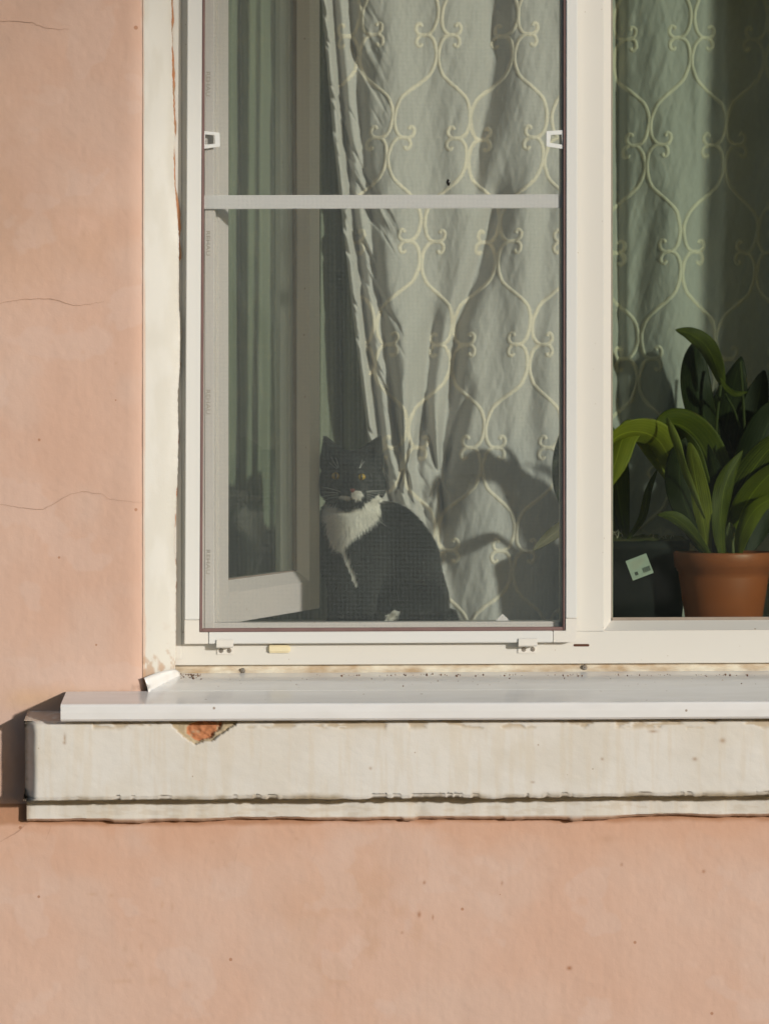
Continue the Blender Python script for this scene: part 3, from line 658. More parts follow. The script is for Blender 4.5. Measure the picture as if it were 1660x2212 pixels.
# mesh: every wire is there
pit = 0.00217; ww = 0.000097
vx = np.arange(xi0 + 0.0015, xi1 + 0.001, pit); hz = np.arange(zi + 0.001, zso, pit)
def wires():
    V = []; F = []; k = 0
    def bx(x0, x1, y0, y1, z0, z1, l0, l1, t0, t1):
        nonlocal k
        c = [(x0 + l0, y0, z0 + t0), (x1 + l0, y0, z0 + t0), (x1 + l0, y1, z0 + t0), (x0 + l0, y1, z0 + t0), (x0 + l1, y0, z1 + t1), (x1 + l1, y0, z1 + t1), (x1 + l1, y1, z1 + t1), (x0 + l1, y1, z1 + t1)]
        V.extend(c); F.extend([[k + a for a in q] for q in ((0, 1, 5, 4), (1, 2, 6, 5), (2, 3, 7, 6), (3, 0, 4, 7), (0, 3, 2, 1), (4, 5, 6, 7))]); k += 8
    for i, x in enumerate(vx):
        ls = LEAN + (0.001 - LEAN) * i / len(vx)
        nseg = 14; zz = np.linspace(zi + 0.0008, zso, nseg + 1); off = 0.00035 * (fbm(np.full(nseg + 1, x * 40), zz * 8, 131) - 0.5)
        for a in range(nseg):
            bx(x - ww, x + ww, -0.00048, -0.0003, zz[a], zz[a + 1], ls * (zz[a] - zo) + off[a], ls * (zz[a + 1] - zo) + off[a + 1], tz(x), tz(x))
    for z in hz:
        nseg = 8; xx_ = np.linspace(xi0 + 0.0005 + LEAN * (z - zo), xi1 - 0.0005, nseg + 1); off = 0.0004 * (fbm(xx_ * 8, np.full(nseg + 1, z * 40), 132) - 0.5)
        for a in range(nseg):
            k0 = k; x0, x1 = xx_[a], xx_[a + 1]; t0, t1 = tz(x0) + off[a], tz(x1) + off[a + 1]
            y0, y1 = -0.0003, -0.00012
            V.extend([(x0, y0, z - ww + t0), (x1, y0, z - ww + t1), (x1, y1, z - ww + t1), (x0, y1, z - ww + t0), (x0, y0, z + ww + t0), (x1, y0, z + ww + t1), (x1, y1, z + ww + t1), (x0, y1, z + ww + t0)])
            F.extend([[k + q_ for q_ in q] for q in ((0, 1, 5, 4), (1, 2, 6, 5), (2, 3, 7, 6), (3, 0, 4, 7), (0, 3, 2, 1), (4, 5, 6, 7))]); k += 8
    return V, F
wv, wf = wires()
o = raw('wire_mesh', wv, wf, M_MESH, scr); o['kind'] = 'stuff'
# pull tabs
def tab(pts_out, pts_in, Y):
    bm = bmesh.new(); n = len(pts_out)
    def ring(pts, y): return [bm.verts.new((PX(a, Y), y, PZ(b, Y))) for a, b in pts]
    A, B, A2, B2 = ring(pts_out, Y), ring(pts_in, Y), ring(pts_out, Y + 0.002), ring(pts_in, Y + 0.002)
    for i in range(n):
        j = (i + 1) % n
        bm.faces.new((A[i], A[j], B[j], B[i])); bm.faces.new((A2[i], B2[i], B2[j], A2[j])); bm.faces.new((A[i], A2[i], A2[j], A[j])); bm.faces.new((B[i], B[j], B2[j], B2[i]))
    return fromb('pull_tab', bm, M_TAB, scr, 0.0004)
tab([(1179, 283), (1220, 280), (1220, 322), (1179, 316)], [(1189, 291), (1212, 290), (1213, 312), (1187, 308)], -0.0052)
tab([(434, 282), (474, 286), (475, 316), (434, 322)], [(443, 290), (463, 291), (464, 310), (442, 312)], -0.0052)
lump('speck', 968, 394, -0.002, 0.004, M_BLACK, None, 6, (.7, .4, 1.3))
bug = C.objects[-1]; bug.name = 'dead_fly'; tag(bug, 'tiny black dead fly caught on the screen mesh above the crossbar', 'fly')

# ================================================================== ROOM BEHIND
def struct(name, v, f, m):
    o = raw(name, v, f, m); o['kind'] = 'structure'; return o
RX0, RX1, RY0, RY1, RZ0, RZ1 = -2.2, 3.2, 0.99, 4.6, 0.55, 3.5
struct('room_floor', [(RX0, RY0, RZ0), (RX1, RY0, RZ0), (RX1, RY1, RZ0), (RX0, RY1, RZ0)], [[0, 1, 2, 3]], M_FLOORB)
struct('room_ceiling', [(RX0, RY0, RZ1), (RX1, RY0, RZ1), (RX1, RY1, RZ1), (RX0, RY1, RZ1)], [[3, 2, 1, 0]], M_ROOM)
struct('room_wall', [(RX0, RY1, RZ0), (RX1, RY1, RZ0), (RX1, RY1, RZ1), (RX0, RY1, RZ1)], [[0, 1, 2, 3]], M_ROOM)
struct('room_wall', [(RX0, RY0, RZ0), (RX0, RY1, RZ0), (RX0, RY1, RZ1), (RX0, RY0, RZ1)], [[0, 1, 2, 3]], M_ROOM)
struct('room_wall', [(RX1, RY0, RZ0), (RX1, RY1, RZ0), (RX1, RY1, RZ1), (RX1, RY0, RZ1)], [[3, 2, 1, 0]], M_ROOM)
ix0, ix1 = -0.40, XJ3 + 0.05; iz1 = zTopF - 0.02
q = 0.99
V = [(RX0, q, RZ0), (RX1, q, RZ0), (RX1, q, RZ1), (RX0, q, RZ1), (ix0, q, INNER_SILL_Z - .04), (ix1, q, INNER_SILL_Z - .04), (ix1, q, iz1), (ix0, q, iz1),
     (ix0, 0.079, INNER_SILL_Z - .04), (ix1, 0.079, INNER_SILL_Z - .04), (ix1, 0.079, iz1), (ix0, 0.079, iz1)]
struct('room_wall', V, [[0, 1, 5, 4], [1, 2, 6, 5], [2, 3, 7, 6], [3, 0, 4, 7], [4, 5, 9, 8], [5, 6, 10, 9], [6, 7, 11, 10], [7, 4, 8, 11]], M_REVIN)
isill = box('inner_window_sill', ix0 + .001, ix1 - .001, 0.0785, 0.84, INNER_SILL_Z - 0.03, INNER_SILL_Z, M_WOOD, None, 0.003)
tag(isill, 'wide painted window board inside, carrying the cat and the flower pots', 'sill')

# ================================================================== CURTAIN
YC = 0.88; SC = (YC + CAMD) / FPX
_ly = [-720, 0, 100, 300, 450, 700, 950, 1010, 1100, 1400]; _lx = [688, 694, 702, 720, 736, 764, 795, 806, 818, 830]
def pinch(px, py): return np.exp(-((py - 1022) / 150) ** 2)
def gauss(px, py, pts, w, a, w2=None):
    p = np.array(pts, float); c = np.interp(py, p[:, 1], p[:, 0]); 
    ww_ = w if w2 is None else np.interp(py, [p[0, 1], p[-1, 1]], [w, w2])
    end = smooth(p[0, 1] - 60, p[0, 1] + 30, py) * smooth(p[-1, 1] + 40, p[-1, 1] - 40, py)
    return a * np.exp(-((px - c) / ww_) ** 2) * end
def cdepth(px, py):                      # folds, metres; positive = further back into the room
    px = np.asarray(px, float); py = np.asarray(py, float)
    d = 0.012 * np.sin(px / 52 + py / 900 + 0.8) + 0.007 * np.sin(px / 23 - py / 500)
    d += 0.012 * (fbm(px / 90, py / 420, 141) - 0.5) + 0.010 * (fbm((px + py * 0.3) / 30, py / 160, 142) - 0.5) + 0.0022 * (fbm((px - py * .2) / 10, py / 34, 143) - 0.5)
    d += gauss(px, py, [(1075, 430), (1040, 560), (990, 700), (960, 1020)], 26, 0.040, 15)
    d += gauss(px, py, [(935, 690), (918, 860), (900, 1010)], 19, 0.034, 11)
    d += gauss(px, py, [(1010, 850), (985, 940), (958, 1030)], 15, 0.020, 9)
    d += gauss(px, py, [(1060, -60), (1075, 120), (1040, 260), (1025, 430)], 28, 0.026, 20)
    d += gauss(px, py, [(1180, 420), (1165, 640), (1145, 800), (1150, 1050)], 24, 0.022, 30)
    d += gauss(px, py, [(905, 1050), (915, 1110), (925, 1300)], 15, 0.022, 20) + gauss(px, py, [(948, 1045), (955, 1120), (962, 1250)], 13, 0.024, 18)
    d -= gauss(px, py, [(870, 700), (878, 900), (876, 1010)], 24, 0.020, 10) + gauss(px, py, [(945, 900), (946, 1020)], 15, 0.016, 9)
    d -= gauss(px, py, [(880, 1040), (885, 1200)], 16, 0.014, 22)
    # layered hem at the left edge
    L_ = np.interp(py, _ly, _lx)
    d += 0.030 * np.exp(-((px - L_ - 26) / 9) ** 2) - 0.016 * np.exp(-((px - L_ - 8) / 9) ** 2) + 0.02 * np.exp(-((px - L_ - 62) / 14) ** 2)
    d += 0.016 * smooth(0.5, 0.7, fbm((px - py * 0.55) / 30, (py + px) / 300, 144)) * smooth(L_ + 150, L_ + 40, px)
    # slanting pull creases
    d += 0.007 * np.sin((px * 0.8 + py * 0.55) / 17) * smooth(1000, 1060, px) * smooth(1120, 1070, px) * smooth(450, 350, py)
    # folds of the half behind the fixed pane
    d += gauss(px, py, [(1336, -100), (1338, 900)], 13, 0.03) + gauss(px, py, [(1545, -100), (1520, 700), (1500, 900)], 20, 0.022) + gauss(px, py, [(1400, 430), (1360, 800)], 30, 0.010)
    # knots where the cloth is gathered
    for kx, ky in ((876, 1008), (948, 1027)):
        r = np.hypot(px - kx, (py - ky)); an = np.arctan2(py - ky, px - kx)
        d += 0.0035 * np.sin(an * 9 + kx) * np.sin(an) ** 2 * np.exp(-((r - 26) / 20) ** 2) - 0.010 * np.exp(-(r / 9) ** 2)
    for kx, ky in ((876, 1008), (948, 1027)):
        for ox, oy, a in ((-30, -130, .011), (-9, -150, -.010), (12, -140, .011), (30, -120, -.009)):
            d += gauss(px, py, [(kx + ox, ky + oy), (kx + ox * .22, ky - 14), (kx, ky)], 8, a, 3.5)
        for ox, oy, a in ((-26, 80, .010), (-8, 100, -.009), (10, 95, .010), (26, 75, -.008)):
            d += gauss(px, py, [(kx, ky), (kx + ox * .25, ky + 14), (kx + ox, ky + oy)], 3.5, a, 9)
    d += 0.004 * smooth(1026, 1034, py + (px - 950) * 0.03) * smooth(960, 980, px) * smooth(1060, 1020, px)
    return d
def csurf(px, py, lift=0.0):
    Y = YC + cdepth(px, py) - lift
    return np.stack([(np.asarray(px) - CX) * SC, Y, CAMZ + (CY - np.asarray(py)) * SC], -1)
ncx, ncy = 940, 560
cy_ = np.linspace(-720, 1420, ncy); u = np.linspace(0, 1, ncx) ** 1.15
Lc = np.interp(cy_, _ly, _lx)
CPX = Lc[:, None] + (2560 - Lc[:, None]) * u[None]; CPY = cy_[:, None] + np.zeros_like(CPX)
cur = thing('curtain', P(1400, 1420, YC), 'grey-green linen curtain embroidered with beige ogee scrolls, knotted behind the cat', 'curtain')
raw('cloth', csurf(CPX, CPY).reshape(-1, 3), grid_faces(ncy, ncx), M_CLOTH, cur, True)
half = [(-35, 18), (-37, 23), (-42, 24), (-46.5, 18), (-46, 9), (-40, 2), (-30, -0.5), (-17, 3), (-8, 14), (-3.5, 30), (-2.2, 45), (-4.5, 62), (-13, 84), (-27, 99)]
def cord(nx_, ny_, sx, flipd, dxm, dym):
    # one S-shaped cord from a scroll at this node down to a scroll at the next node
    h = np.array(half); h = h * [1, dym / 111.5]
    other = np.array([-2 * dxm, 2 * dym]) - h[::-1]
    mid = np.array([[-dxm, dym]])
    p = np.vstack([h, mid, other]); p = catmull(p, 5)
    p[:, 0] *= sx
    return p
EV, EF = [], []; ek = 0
def add_cord(p, lo, hi, w=4.1):
    global ek
    Lh = np.interp(p[:, 1], _ly, _lx)
    ok = (p[:, 0] > lo) & (p[:, 0] < hi) & (p[:, 0] > Lh + 20)
    runs = np.split(np.arange(len(p)), np.where(np.diff(ok.astype(int)) != 0)[0] + 1)
    for r in runs:
        if not ok[r[0]] or len(r) < 3: continue
        qq = p[r]; t_ = np.gradient(qq, axis=0); t_ /= np.linalg.norm(t_, axis=1)[:, None] + 1e-9; nn_ = np.stack([-t_[:, 1], t_[:, 0]], -1)
        rows_ = [csurf(qq[:, 0] + nn_[:, 0] * w * s, qq[:, 1] + nn_[:, 1] * w * s, l) for s, l in ((-1, .0006), (-.6, .0018), (0, .0025), (.6, .0018), (1, .0006))]
        v = np.stack(rows_, 1); EV.append(v.reshape(-1, 3)); EF.append(grid_faces(len(qq), 5, ek)); ek += v.size // 3
for (x0, y0, dx, dy, sh, lo, hi, i0, i1) in ((945, 75, 168, 223, 0.078, 640, 1268, -3, 4), (1490, 82, 165, 231, 0.04, 1272, 2540, -3, 7)):
    for j in range(-4, 7):
        ya = y0 + j * dy
        for i in range(i0, i1):
            xa_ = x0 + dx * i - (dx / 2 if j % 2 else 0) - sh * (ya - y0)
            wobx = 7 * (fbm(i * 3.1, j * 1.7, 151) - 0.5) * 2
            for sx in (1, -1):
                p = cord(0, 0, sx, 0, dx / 4 , dy / 2 / 1.0)
                sl = -sh * p[:, 1]
                pp = np.stack([xa_ + wobx + p[:, 0] + sl, ya + p[:, 1]], -1)
                pp[:, 0] += 6 * (fbm(pp[:, 0] / 60, pp[:, 1] / 60, 152) - 0.5)
                add_cord(pp, lo, hi)
o = raw('embroidery', np.vstack(EV), np.vstack(EF), M_THREAD, cur, True); o['kind'] = 'stuff'

YC2 = 0.948; lpx2 = np.linspace(395, 830, 240); lpy2 = np.linspace(-720, 1425, 60)
A2, B2 = np.meshgrid(lpx2, lpy2)
D2 = 0.016 * np.sin(A2 / 11.5 + 1.2 * fbm(A2 / 60, B2 / 500, 145)) + 0.008 * np.sin(A2 / 5.1 + B2 / 700) + 0.01 * (fbm(A2 / 30, B2 / 200, 146) - 0.5)
S2 = (YC2 + CAMD) / FPX
cur2 = thing('curtain', P(530, 1425, YC2), 'plain dull green inner curtain dimly seen through the open sash glass', 'curtain')
raw('cloth', np.stack([(A2 - CX) * S2, YC2 + D2, CAMZ + (CY - B2) * S2], -1).reshape(-1, 3), grid_faces(60, 240), mat('green_cloth', (0.27, 0.29, 0.22), 0.9, var=0.3, vscale=200, trans=0.2, spec=0.1), cur2, True)

# ================================================================== CAT
YCAT = 0.70; SK = (YCAT + CAMD) / FPX; CATZ = INNER_SILL_Z; KPY = CY + 0.345 / SK
def K(px, py, y=0.0): return np.array([(px - CX) * SK, YCAT + y, CAMZ + (CY - py) * SK])
lo = np.array([K(672, 0)[0], YCAT - 0.135, CATZ - 0.006]); hi = np.array([K(985, 0)[0], YCAT + 0.125, K(0, 930)[2]])
hs = 0.0026
ax = [np.arange(lo[i], hi[i], hs) for i in range(3)]
Xg, Yg, Zg = np.meshgrid(*ax, indexing='ij')
def sm(a, b, k):
    h = np.clip(0.5 + 0.5 * (b - a) / k, 0, 1); return b * (1 - h) + a * h - k * h * (1 - h)
def ell(c, r, rot=0.0):
    x, y, z = Xg - c[0], Yg - c[1], Zg - c[2]
    if rot: x, z = x * math.cos(rot) + z * math.sin(rot), -x * math.sin(rot) + z * math.cos(rot)
    k0 = np.sqrt((x / r[0]) ** 2 + (y / r[1]) ** 2 + (z / r[2]) ** 2); k1 = np.sqrt((x / r[0] ** 2) ** 2 + (y / r[1] ** 2) ** 2 + (z / r[2] ** 2) ** 2) + 1e-9
    return k0 * (k0 - 1) / k1
def cap(a, b, ra, rb):
    a = np.asarray(a); b = np.asarray(b); ba = b - a; L2 = ba @ ba
    h = np.clip(((Xg - a[0]) * ba[0] + (Yg - a[1]) * ba[1] + (Zg - a[2]) * ba[2]) / L2, 0, 1)
    return np.sqrt((Xg - a[0] - h * ba[0]) ** 2 + (Yg - a[1] - h * ba[1]) ** 2 + (Zg - a[2] - h * ba[2]) ** 2) - (ra + (rb - ra) * h)
head = ell(K(760, 1028, -0.045), (0.053, 0.050, 0.046))
head = sm(head, ell(K(722, 1050, -0.050), (0.026, 0.030, 0.024)), 0.018)
head = sm(head, ell(K(800, 1052, -0.050), (0.026, 0.030, 0.024)), 0.018)
head = sm(head, ell(K(764, 1050, -0.086), (0.017, 0.022, 0.017)), 0.016)            # bridge of nose
head = sm(head, ell(K(753, 1068, -0.092), (0.0165, 0.016, 0.012)), 0.008)
head = sm(head, ell(K(774, 1067, -0.092), (0.0155, 0.016, 0.012)), 0.008)
head = sm(head, ell(K(759, 1080, -0.082), (0.017, 0.016, 0.010)), 0.008)            # chin
for s, (tx, ty), (bx_, by_) in ((1, (818, 948), (797, 992)), (-1, (704, 948), (722, 992))):
    e = cap(K(bx_, by_, -0.035), K(tx, ty, -0.040), 0.027, 0.0035)
    cut = (Yg - (YCAT - 0.040)) - 0.010                                            # flatten the ear, hollow its front
    e = np.maximum(e, cut); e = np.maximum(e, -(Yg - (YCAT - 0.040)) - 0.017)
    hol = cap(K(bx_ + s * -1, by_ - 4, -0.060), K(tx - s * 3, ty + 12, -0.055), 0.016, 0.001)
    e = np.maximum(e, -hol)
    head = sm(head, e, 0.010)
for ex_, ey_ in ((726, 1027), (781, 1029)): head = np.maximum(head, -ell(K(ex_, ey_, -0.100), (0.0105, 0.012, 0.0095)) * 0.7)
body = ell(K(762, 1120, -0.015), (0.052, 0.056, 0.060))                              # neck and chest
body = sm(body, ell(K(765, 1190, -0.020), (0.060, 0.060, 0.085)), 0.03)
body = sm(body, ell(K(822, 1152, 0.030), (0.060, 0.060, 0.052)), 0.03)               # shoulders
body = sm(body, ell(K(860, 1225, 0.030), (0.070, 0.075, 0.085)), 0.03)
body = sm(body, ell(K(872, 1300, 0.025), (0.075, 0.085, 0.075)), 0.025)
body = sm(body, ell(K(890, 1312, -0.030), (0.056, 0.040, 0.050)), 0.012)             # thigh
for lx_, ly0 in ((738, -0.060), (778, -0.066)):
    body = sm(body, cap(K(lx_ + 6, 1220, ly0 + 0.02), K(lx_, 1335, ly0), 0.025, 0.0165), 0.014)
    body = sm(body, ell(K(lx_, 1342, ly0 - 0.016), (0.0185, 0.028, 0.013)), 0.010)
body = sm(body, ell(K(846, 1338, -0.075), (0.020, 0.036, 0.015)), 0.010)             # hind paw
tp = [K(935, 1335, 0.03), K(955, 1340, -0.02), K(935, 1343, -0.07), K(895, 1344, -0.10), K(860, 1345, -0.115)]
for a, b, r0, r1 in zip(tp[:-1], tp[1:], (.02, .018, .016, .014), (.018, .016, .014, .009)): body = sm(body, cap(a, b, r0, r1), 0.008)
D = sm(body, head, 0.022)
D = np.maximum(D, (CATZ - Zg) + 0.0008)
def surface_nets(D):
    s = D < 0; n = D.shape
    c = np.zeros((n[0] - 1, n[1] - 1, n[2] - 1), int)
    offs = [(i, j, k) for i in (0, 1) for j in (0, 1) for k in (0, 1)]
    sub = lambda A, o: A[o[0]:n[0] - 1 + o[0], o[1]:n[1] - 1 + o[1], o[2]:n[2] - 1 + o[2]]
    for o_ in offs: c += sub(s, o_)
    act = (c > 0) & (c < 8); idx = -np.ones(c.shape, int); idx[act] = np.arange(act.sum())
    I = np.argwhere(act); acc = np.zeros((len(I), 3)); cnt = np.zeros(len(I))
    for a in offs:
        for ax_ in range(3):
            if a[ax_] == 1: continue
            b = list(a); b[ax_] = 1; b = tuple(b)
            da = sub(D, a)[act]; db = sub(D, b)[act]; m_ = (da < 0) != (db < 0)
            t_ = np.where(m_, da / np.where(m_, da - db, 1), 0)
            p = np.tile(np.array(a, float), (len(I), 1)); p[:, ax_] += t_
            acc[m_] += p[m_]; cnt[m_] += 1
    V = I + acc / cnt[:, None]
    F = []
    for ax_ in range(3):
        o1, o2 = [(1, 2), (2, 0), (0, 1)][ax_]
        sl0 = [slice(1, n[0] - 1)] * 3; sl0 = [slice(1, n[i] - 1) for i in range(3)]; sl1 = list(sl0)
        sl0[ax_] = slice(0, n[ax_] - 1); sl1[ax_] = slice(1, n[ax_])
        A = s[tuple(sl0)]; B = s[tuple(sl1)]; ch = np.argwhere(A != B); flip = A[A != B]
        base = ch.copy()
        for i in range(3):
            if i != ax_: base[:, i] += 1
        def g(d1, d2):
            q_ = base.copy(); q_[:, o1] -= d1; q_[:, o2] -= d2; return idx[q_[:, 0], q_[:, 1], q_[:, 2]]
        qd = np.stack([g(1, 1), g(0, 1), g(0, 0), g(1, 0)], -1)
        qd[~flip] = qd[~flip][:, ::-1]; F.append(qd)
    return V, np.vstack(F)
cv, cf = surface_nets(D); cv = lo + cv * hs
def cat_col(v, nrm=None, jit=0.0, seed=0):
    kx = v[:, 0] / SK + CX; ky = CY - (v[:, 2] - CAMZ) / SK
    nz_ = (fbm(kx / 5, ky / 5, 161 + seed) - 0.5)
    kx = kx + jit * nz_ * 2; ky = ky + jit * (fbm(kx / 5 + 40, ky / 5, 162 + seed) - 0.5) * 2
    front = v[:, 1] < YCAT + 0.01
    bib = in_poly(kx, ky, [(704, 1080), (730, 1086), (755, 1092), (785, 1084), (818, 1066), (814, 1096), (806, 1118), (785, 1136), (764, 1154), (752, 1168), (738, 1184), (724, 1172), (713, 1140), (707, 1110)]) & front
    stripe = in_poly(kx, ky, [(738, 1174), (748, 1174), (758, 1200), (769, 1230), (775, 1252), (770, 1258), (762, 1244), (751, 1212), (742, 1190)]) & front
    muz = ((((kx - 771) / 12) ** 2 + ((ky - 1067) / 10) ** 2) < 1) & (v[:, 1] < YCAT - 0.075)
    muz |= ((((kx - 745) / 14) ** 2 + ((ky - 1072) / 3.2) ** 2) < 1) & (v[:, 1] < YCAT - 0.075)
    tuft = in_poly(kx, ky, [(830, 1352), (834, 1328), (845, 1314), (851, 1318), (854, 1338), (856, 1352)]) & (v[:, 1] < YCAT - 0.045)
    white = bib | stripe | muz | tuft
    paw = (ky > 1330) & (kx < 800) & (v[:, 1] < YCAT - 0.05)
    c = np.where(white[:, None], np.array([0.88, 0.84, 0.77]), np.array([0.012, 0.0125, 0.012]))
    return c, white
ccol, cwhite = cat_col(cv)
cat = thing('cat', (K(830, 0)[0], YCAT, CATZ), 'black and white cat sitting on the sill, looking out through the screen', 'cat')
raw('body', cv, cf, M_FUR, cat, True, ccol)
# fur
tri = np.vstack([cf[:, [0, 1, 2]], cf[:, [0, 2, 3]]]); a_, b_, c_ = cv[tri[:, 0]], cv[tri[:, 1]], cv[tri[:, 2]]
fn = np.cross(b_ - a_, c_ - a_); area = np.linalg.norm(fn, axis=1); fnn = fn / (area[:, None] + 1e-12)
wgt = area * np.where(fnn[:, 1] < 0.35, 1.0, 0.25) * (a_[:, 2] > CATZ + 0.004)
NF = 90000
pick = rng.choice(len(tri), NF, p=wgt / wgt.sum()); r1, r2 = rng.random((2, NF)); r1 = np.sqrt(r1)
root = a_[pick] * (1 - r1)[:, None] + b_[pick] * (r1 * (1 - r2))[:, None] + c_[pick] * (r1 * r2)[:, None]
fnr = fnn[pick]; fcol, fw = cat_col(root, jit=3.0, seed=2)
fky = CY - (root[:, 2] - CAMZ) / SK; fkx = root[:, 0] / SK + CX
headm = smooth(1095, 1065, fky)
ear = fky < 985
face = headm * (root[:, 1] < YCAT - 0.06)
near_eye = np.minimum(np.hypot(fkx - 726, fky - 1027), np.hypot(fkx - 781, fky - 1029)) < 11
ln = (0.015 + 0.011 * rng.random(NF)) * (1 - 0.62 * headm) * np.where(face > 0.5, 0.6, 1) * np.where(ear, 0.7, 1)
ln = np.where(fw & (fky > 1085), ln * 0.95, ln); ln = np.where(fw & (fky > 1176), ln * 0.6, ln)
comb = np.stack([0.25 * (fkx - 770) / 60, np.zeros(NF), -np.ones(NF)], -1)
hc = np.stack([(fkx - 764) / 45, np.full(NF, 0.4), (1050 - fky) / 45 * 1.0], -1)
comb = comb * (1 - headm[:, None]) + hc * headm[:, None]
comb = comb - (comb * fnr).sum(1)[:, None] * fnr; comb /= np.linalg.norm(comb, axis=1)[:, None] + 1e-9
dirn = fnr * (0.42 + 0.25 * rng.random(NF))[:, None] + comb * 0.85 + 0.28 * (rng.random((NF, 3)) - 0.5); dirn /= np.linalg.norm(dirn, axis=1)[:, None]
keepf = ~near_eye; root, dirn, ln, fcol, fnr = root[keepf], dirn[keepf], ln[keepf], fcol[keepf], fnr[keepf]
side = np.cross(dirn, np.array([0.2, -1, 0.1])); side /= np.linalg.norm(side, axis=1)[:, None] + 1e-9
n_ = len(root); mid_ = root + dirn * ln[:, None] * 0.5 - fnr * 0; tip = root + dirn * ln[:, None] - fnr * (ln * 0.18)[:, None]
wd = 0.00032
FV = np.stack([root - side * wd, root + side * wd, mid_ - side * wd * .7, mid_ + side * wd * .7, tip], 1).reshape(-1, 3)
bi = np.arange(n_)[:, None] * 5
FF = np.vstack([bi + [0, 1, 3], bi + [0, 3, 2], bi + [2, 3, 4]])
fc5 = np.repeat(fcol * (0.8 + 0.4 * rng.random((n_, 1))), 5, 0)
o = raw('fur', FV, FF, M_FUR, cat, False, fc5); o['kind'] = 'stuff'
# eyes, nose, whiskers
for ex_, ey_, yy in ((726, 1027, -0.0865), (781, 1029, -0.0865)):
    c0 = Vector(K(ex_, ey_, yy)); bm = bmesh.new(); bmesh.ops.create_uvsphere(bm, u_segments=24, v_segments=16, radius=0.0078)
    for v in bm.verts: v.co = c0 + Vector((v.co.x, v.co.y, v.co.z * 0.88))
    eo = fromb('eye', bm, M_EYE, cat, 0, True)
    bm = bmesh.new(); bmesh.ops.create_uvsphere(bm, u_segments=12, v_segments=10, radius=1)
    for v in bm.verts: v.co = c0 + Vector((v.co.x * 0.0014 + 0.0004, v.co.y * 0.0016 - 0.0078, v.co.z * 0.0058))
    fromb('pupil', bm, M_BLACK, eo, 0, True)
bm = bmesh.new(); bmesh.ops.create_uvsphere(bm, u_segments=14, v_segments=10, radius=1); c0 = Vector(K(762, 1058, -0.107))
for v in bm.verts: v.co = c0 + Vector((v.co.x * 0.0062 * (0.7 + 0.4 * v.co.z), v.co.y * 0.004, v.co.z * 0.0042))
fromb('nose', bm, M_NOSE, cat, 0, True)
def whisker(p0, p1, sag, y0=-0.1, y1=-0.085):
    pts = [K(p0[0] + (p1[0] - p0[0]) * s, p0[1] + (p1[1] - p0[1]) * s - sag * math.sin(s * math.pi * .9), y0 + (y1 - y0) * s) for s in np.linspace(0, 1, 9)]
    v, f = tube(pts, np.linspace(0.00034, 0.0001, 9), 5); raw('whisker', v, f, M_WHISK, cat)
for a, b, s in (((778, 1061), (829, 1064), 3), ((779, 1063), (828, 1070), 4), ((779, 1065), (826, 1079), 4), ((778, 1067), (822, 1083), 3), ((777, 1068), (812, 1086), 2), ((778, 1062), (836, 1060), 3),
                ((745, 1064), (696, 1051), 2), ((745, 1066), (694, 1062), 2), ((744, 1068), (693, 1073), 3), ((744, 1070), (695, 1082), 3),
                ((731, 1010), (716, 985), -2), ((733, 1008), (726, 988), 0), ((729, 1011), (711, 996), -2), ((777, 1010), (783, 992), 0), ((778, 1010), (788, 995), 1)): whisker(a, b, s)
for k in range(4): whisker((800 + 3 * k, 1098 + 6 * k), (822 + 4 * k, 1108 + 9 * k), 0, -0.06, -0.075)

# ================================================================== PLANTS
def leaf(name, pts, width, parent, c1, c2, tilt=0.3, cup=0.25, tipw=0.02, n=9, basew=0.25, peak=0.45):
    # pts: px, py, Y along the midrib; width in px; tilt turns the blade about its midrib
    q = catmull([P(p[0], p[1], min(0.80, 0.60 + (p[2] - 0.28) * (1.0 if p[2] < 0.28 else 1.05) + 0.04)) for p in pts], n); m_ = len(q); s = np.linspace(0, 1, m_)
    t_ = np.gradient(q, axis=0); t_ /= np.linalg.norm(t_, axis=1)[:, None] + 1e-9
    vw = np.array([0, -1.0, 0]); a = np.cross(t_, vw); a /= np.linalg.norm(a, axis=1)[:, None] + 1e-9; b = np.cross(a, t_)
    wpx = width * 0.00084
    sh = np.where(s < peak, basew + (1 - basew) * np.sin(s / peak * math.pi / 2), np.cos((s - peak) / (1 - peak) * math.pi / 2) ** 0.75) + tipw
    tl = tilt + 0.25 * np.sin(s * 3.0 + width)
    ca, sa = np.cos(tl)[:, None], np.sin(tl)[:, None]; w1 = a * ca + b * sa; w2 = -a * sa + b * ca
    cols = np.linspace(-1, 1, 23); V = []; colr = []
    for ccx in cols:
        rip = (0.10 * np.sin(s * 11 + ccx * 2 + width) * abs(ccx) ** 2 + 0.012 * math.cos(ccx * 11 * math.pi)) * wpx
        V.append(q + w1 * (ccx * sh * wpx)[:, None] + w2 * ((-cup * ccx * ccx * sh + 0.0) * wpx + rip)[:, None])
        nz_ = fbm(s * 9 + width, np.full(m_, ccx * 8), 171)
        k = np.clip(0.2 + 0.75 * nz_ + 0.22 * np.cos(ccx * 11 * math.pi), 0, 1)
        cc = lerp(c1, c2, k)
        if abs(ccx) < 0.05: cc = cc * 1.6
        edge_b = smooth(0.60, 0.75, fbm(s * 14 + width, np.full(m_, ccx), 172)) * (abs(ccx) > 0.93); cc = lerp(cc, (0.16, 0.10, 0.03), edge_b)
        colr.append(cc)
    V = np.stack(V, 1); colr = np.stack(colr, 1)
    o = raw(name, V.reshape(-1, 3), grid_faces(m_, 23), M_LEAF, parent, True, colr.reshape(-1, 3))
    md = o.modifiers.new('thickness', 'SOLIDIFY'); md.thickness = 0.0005
    return o
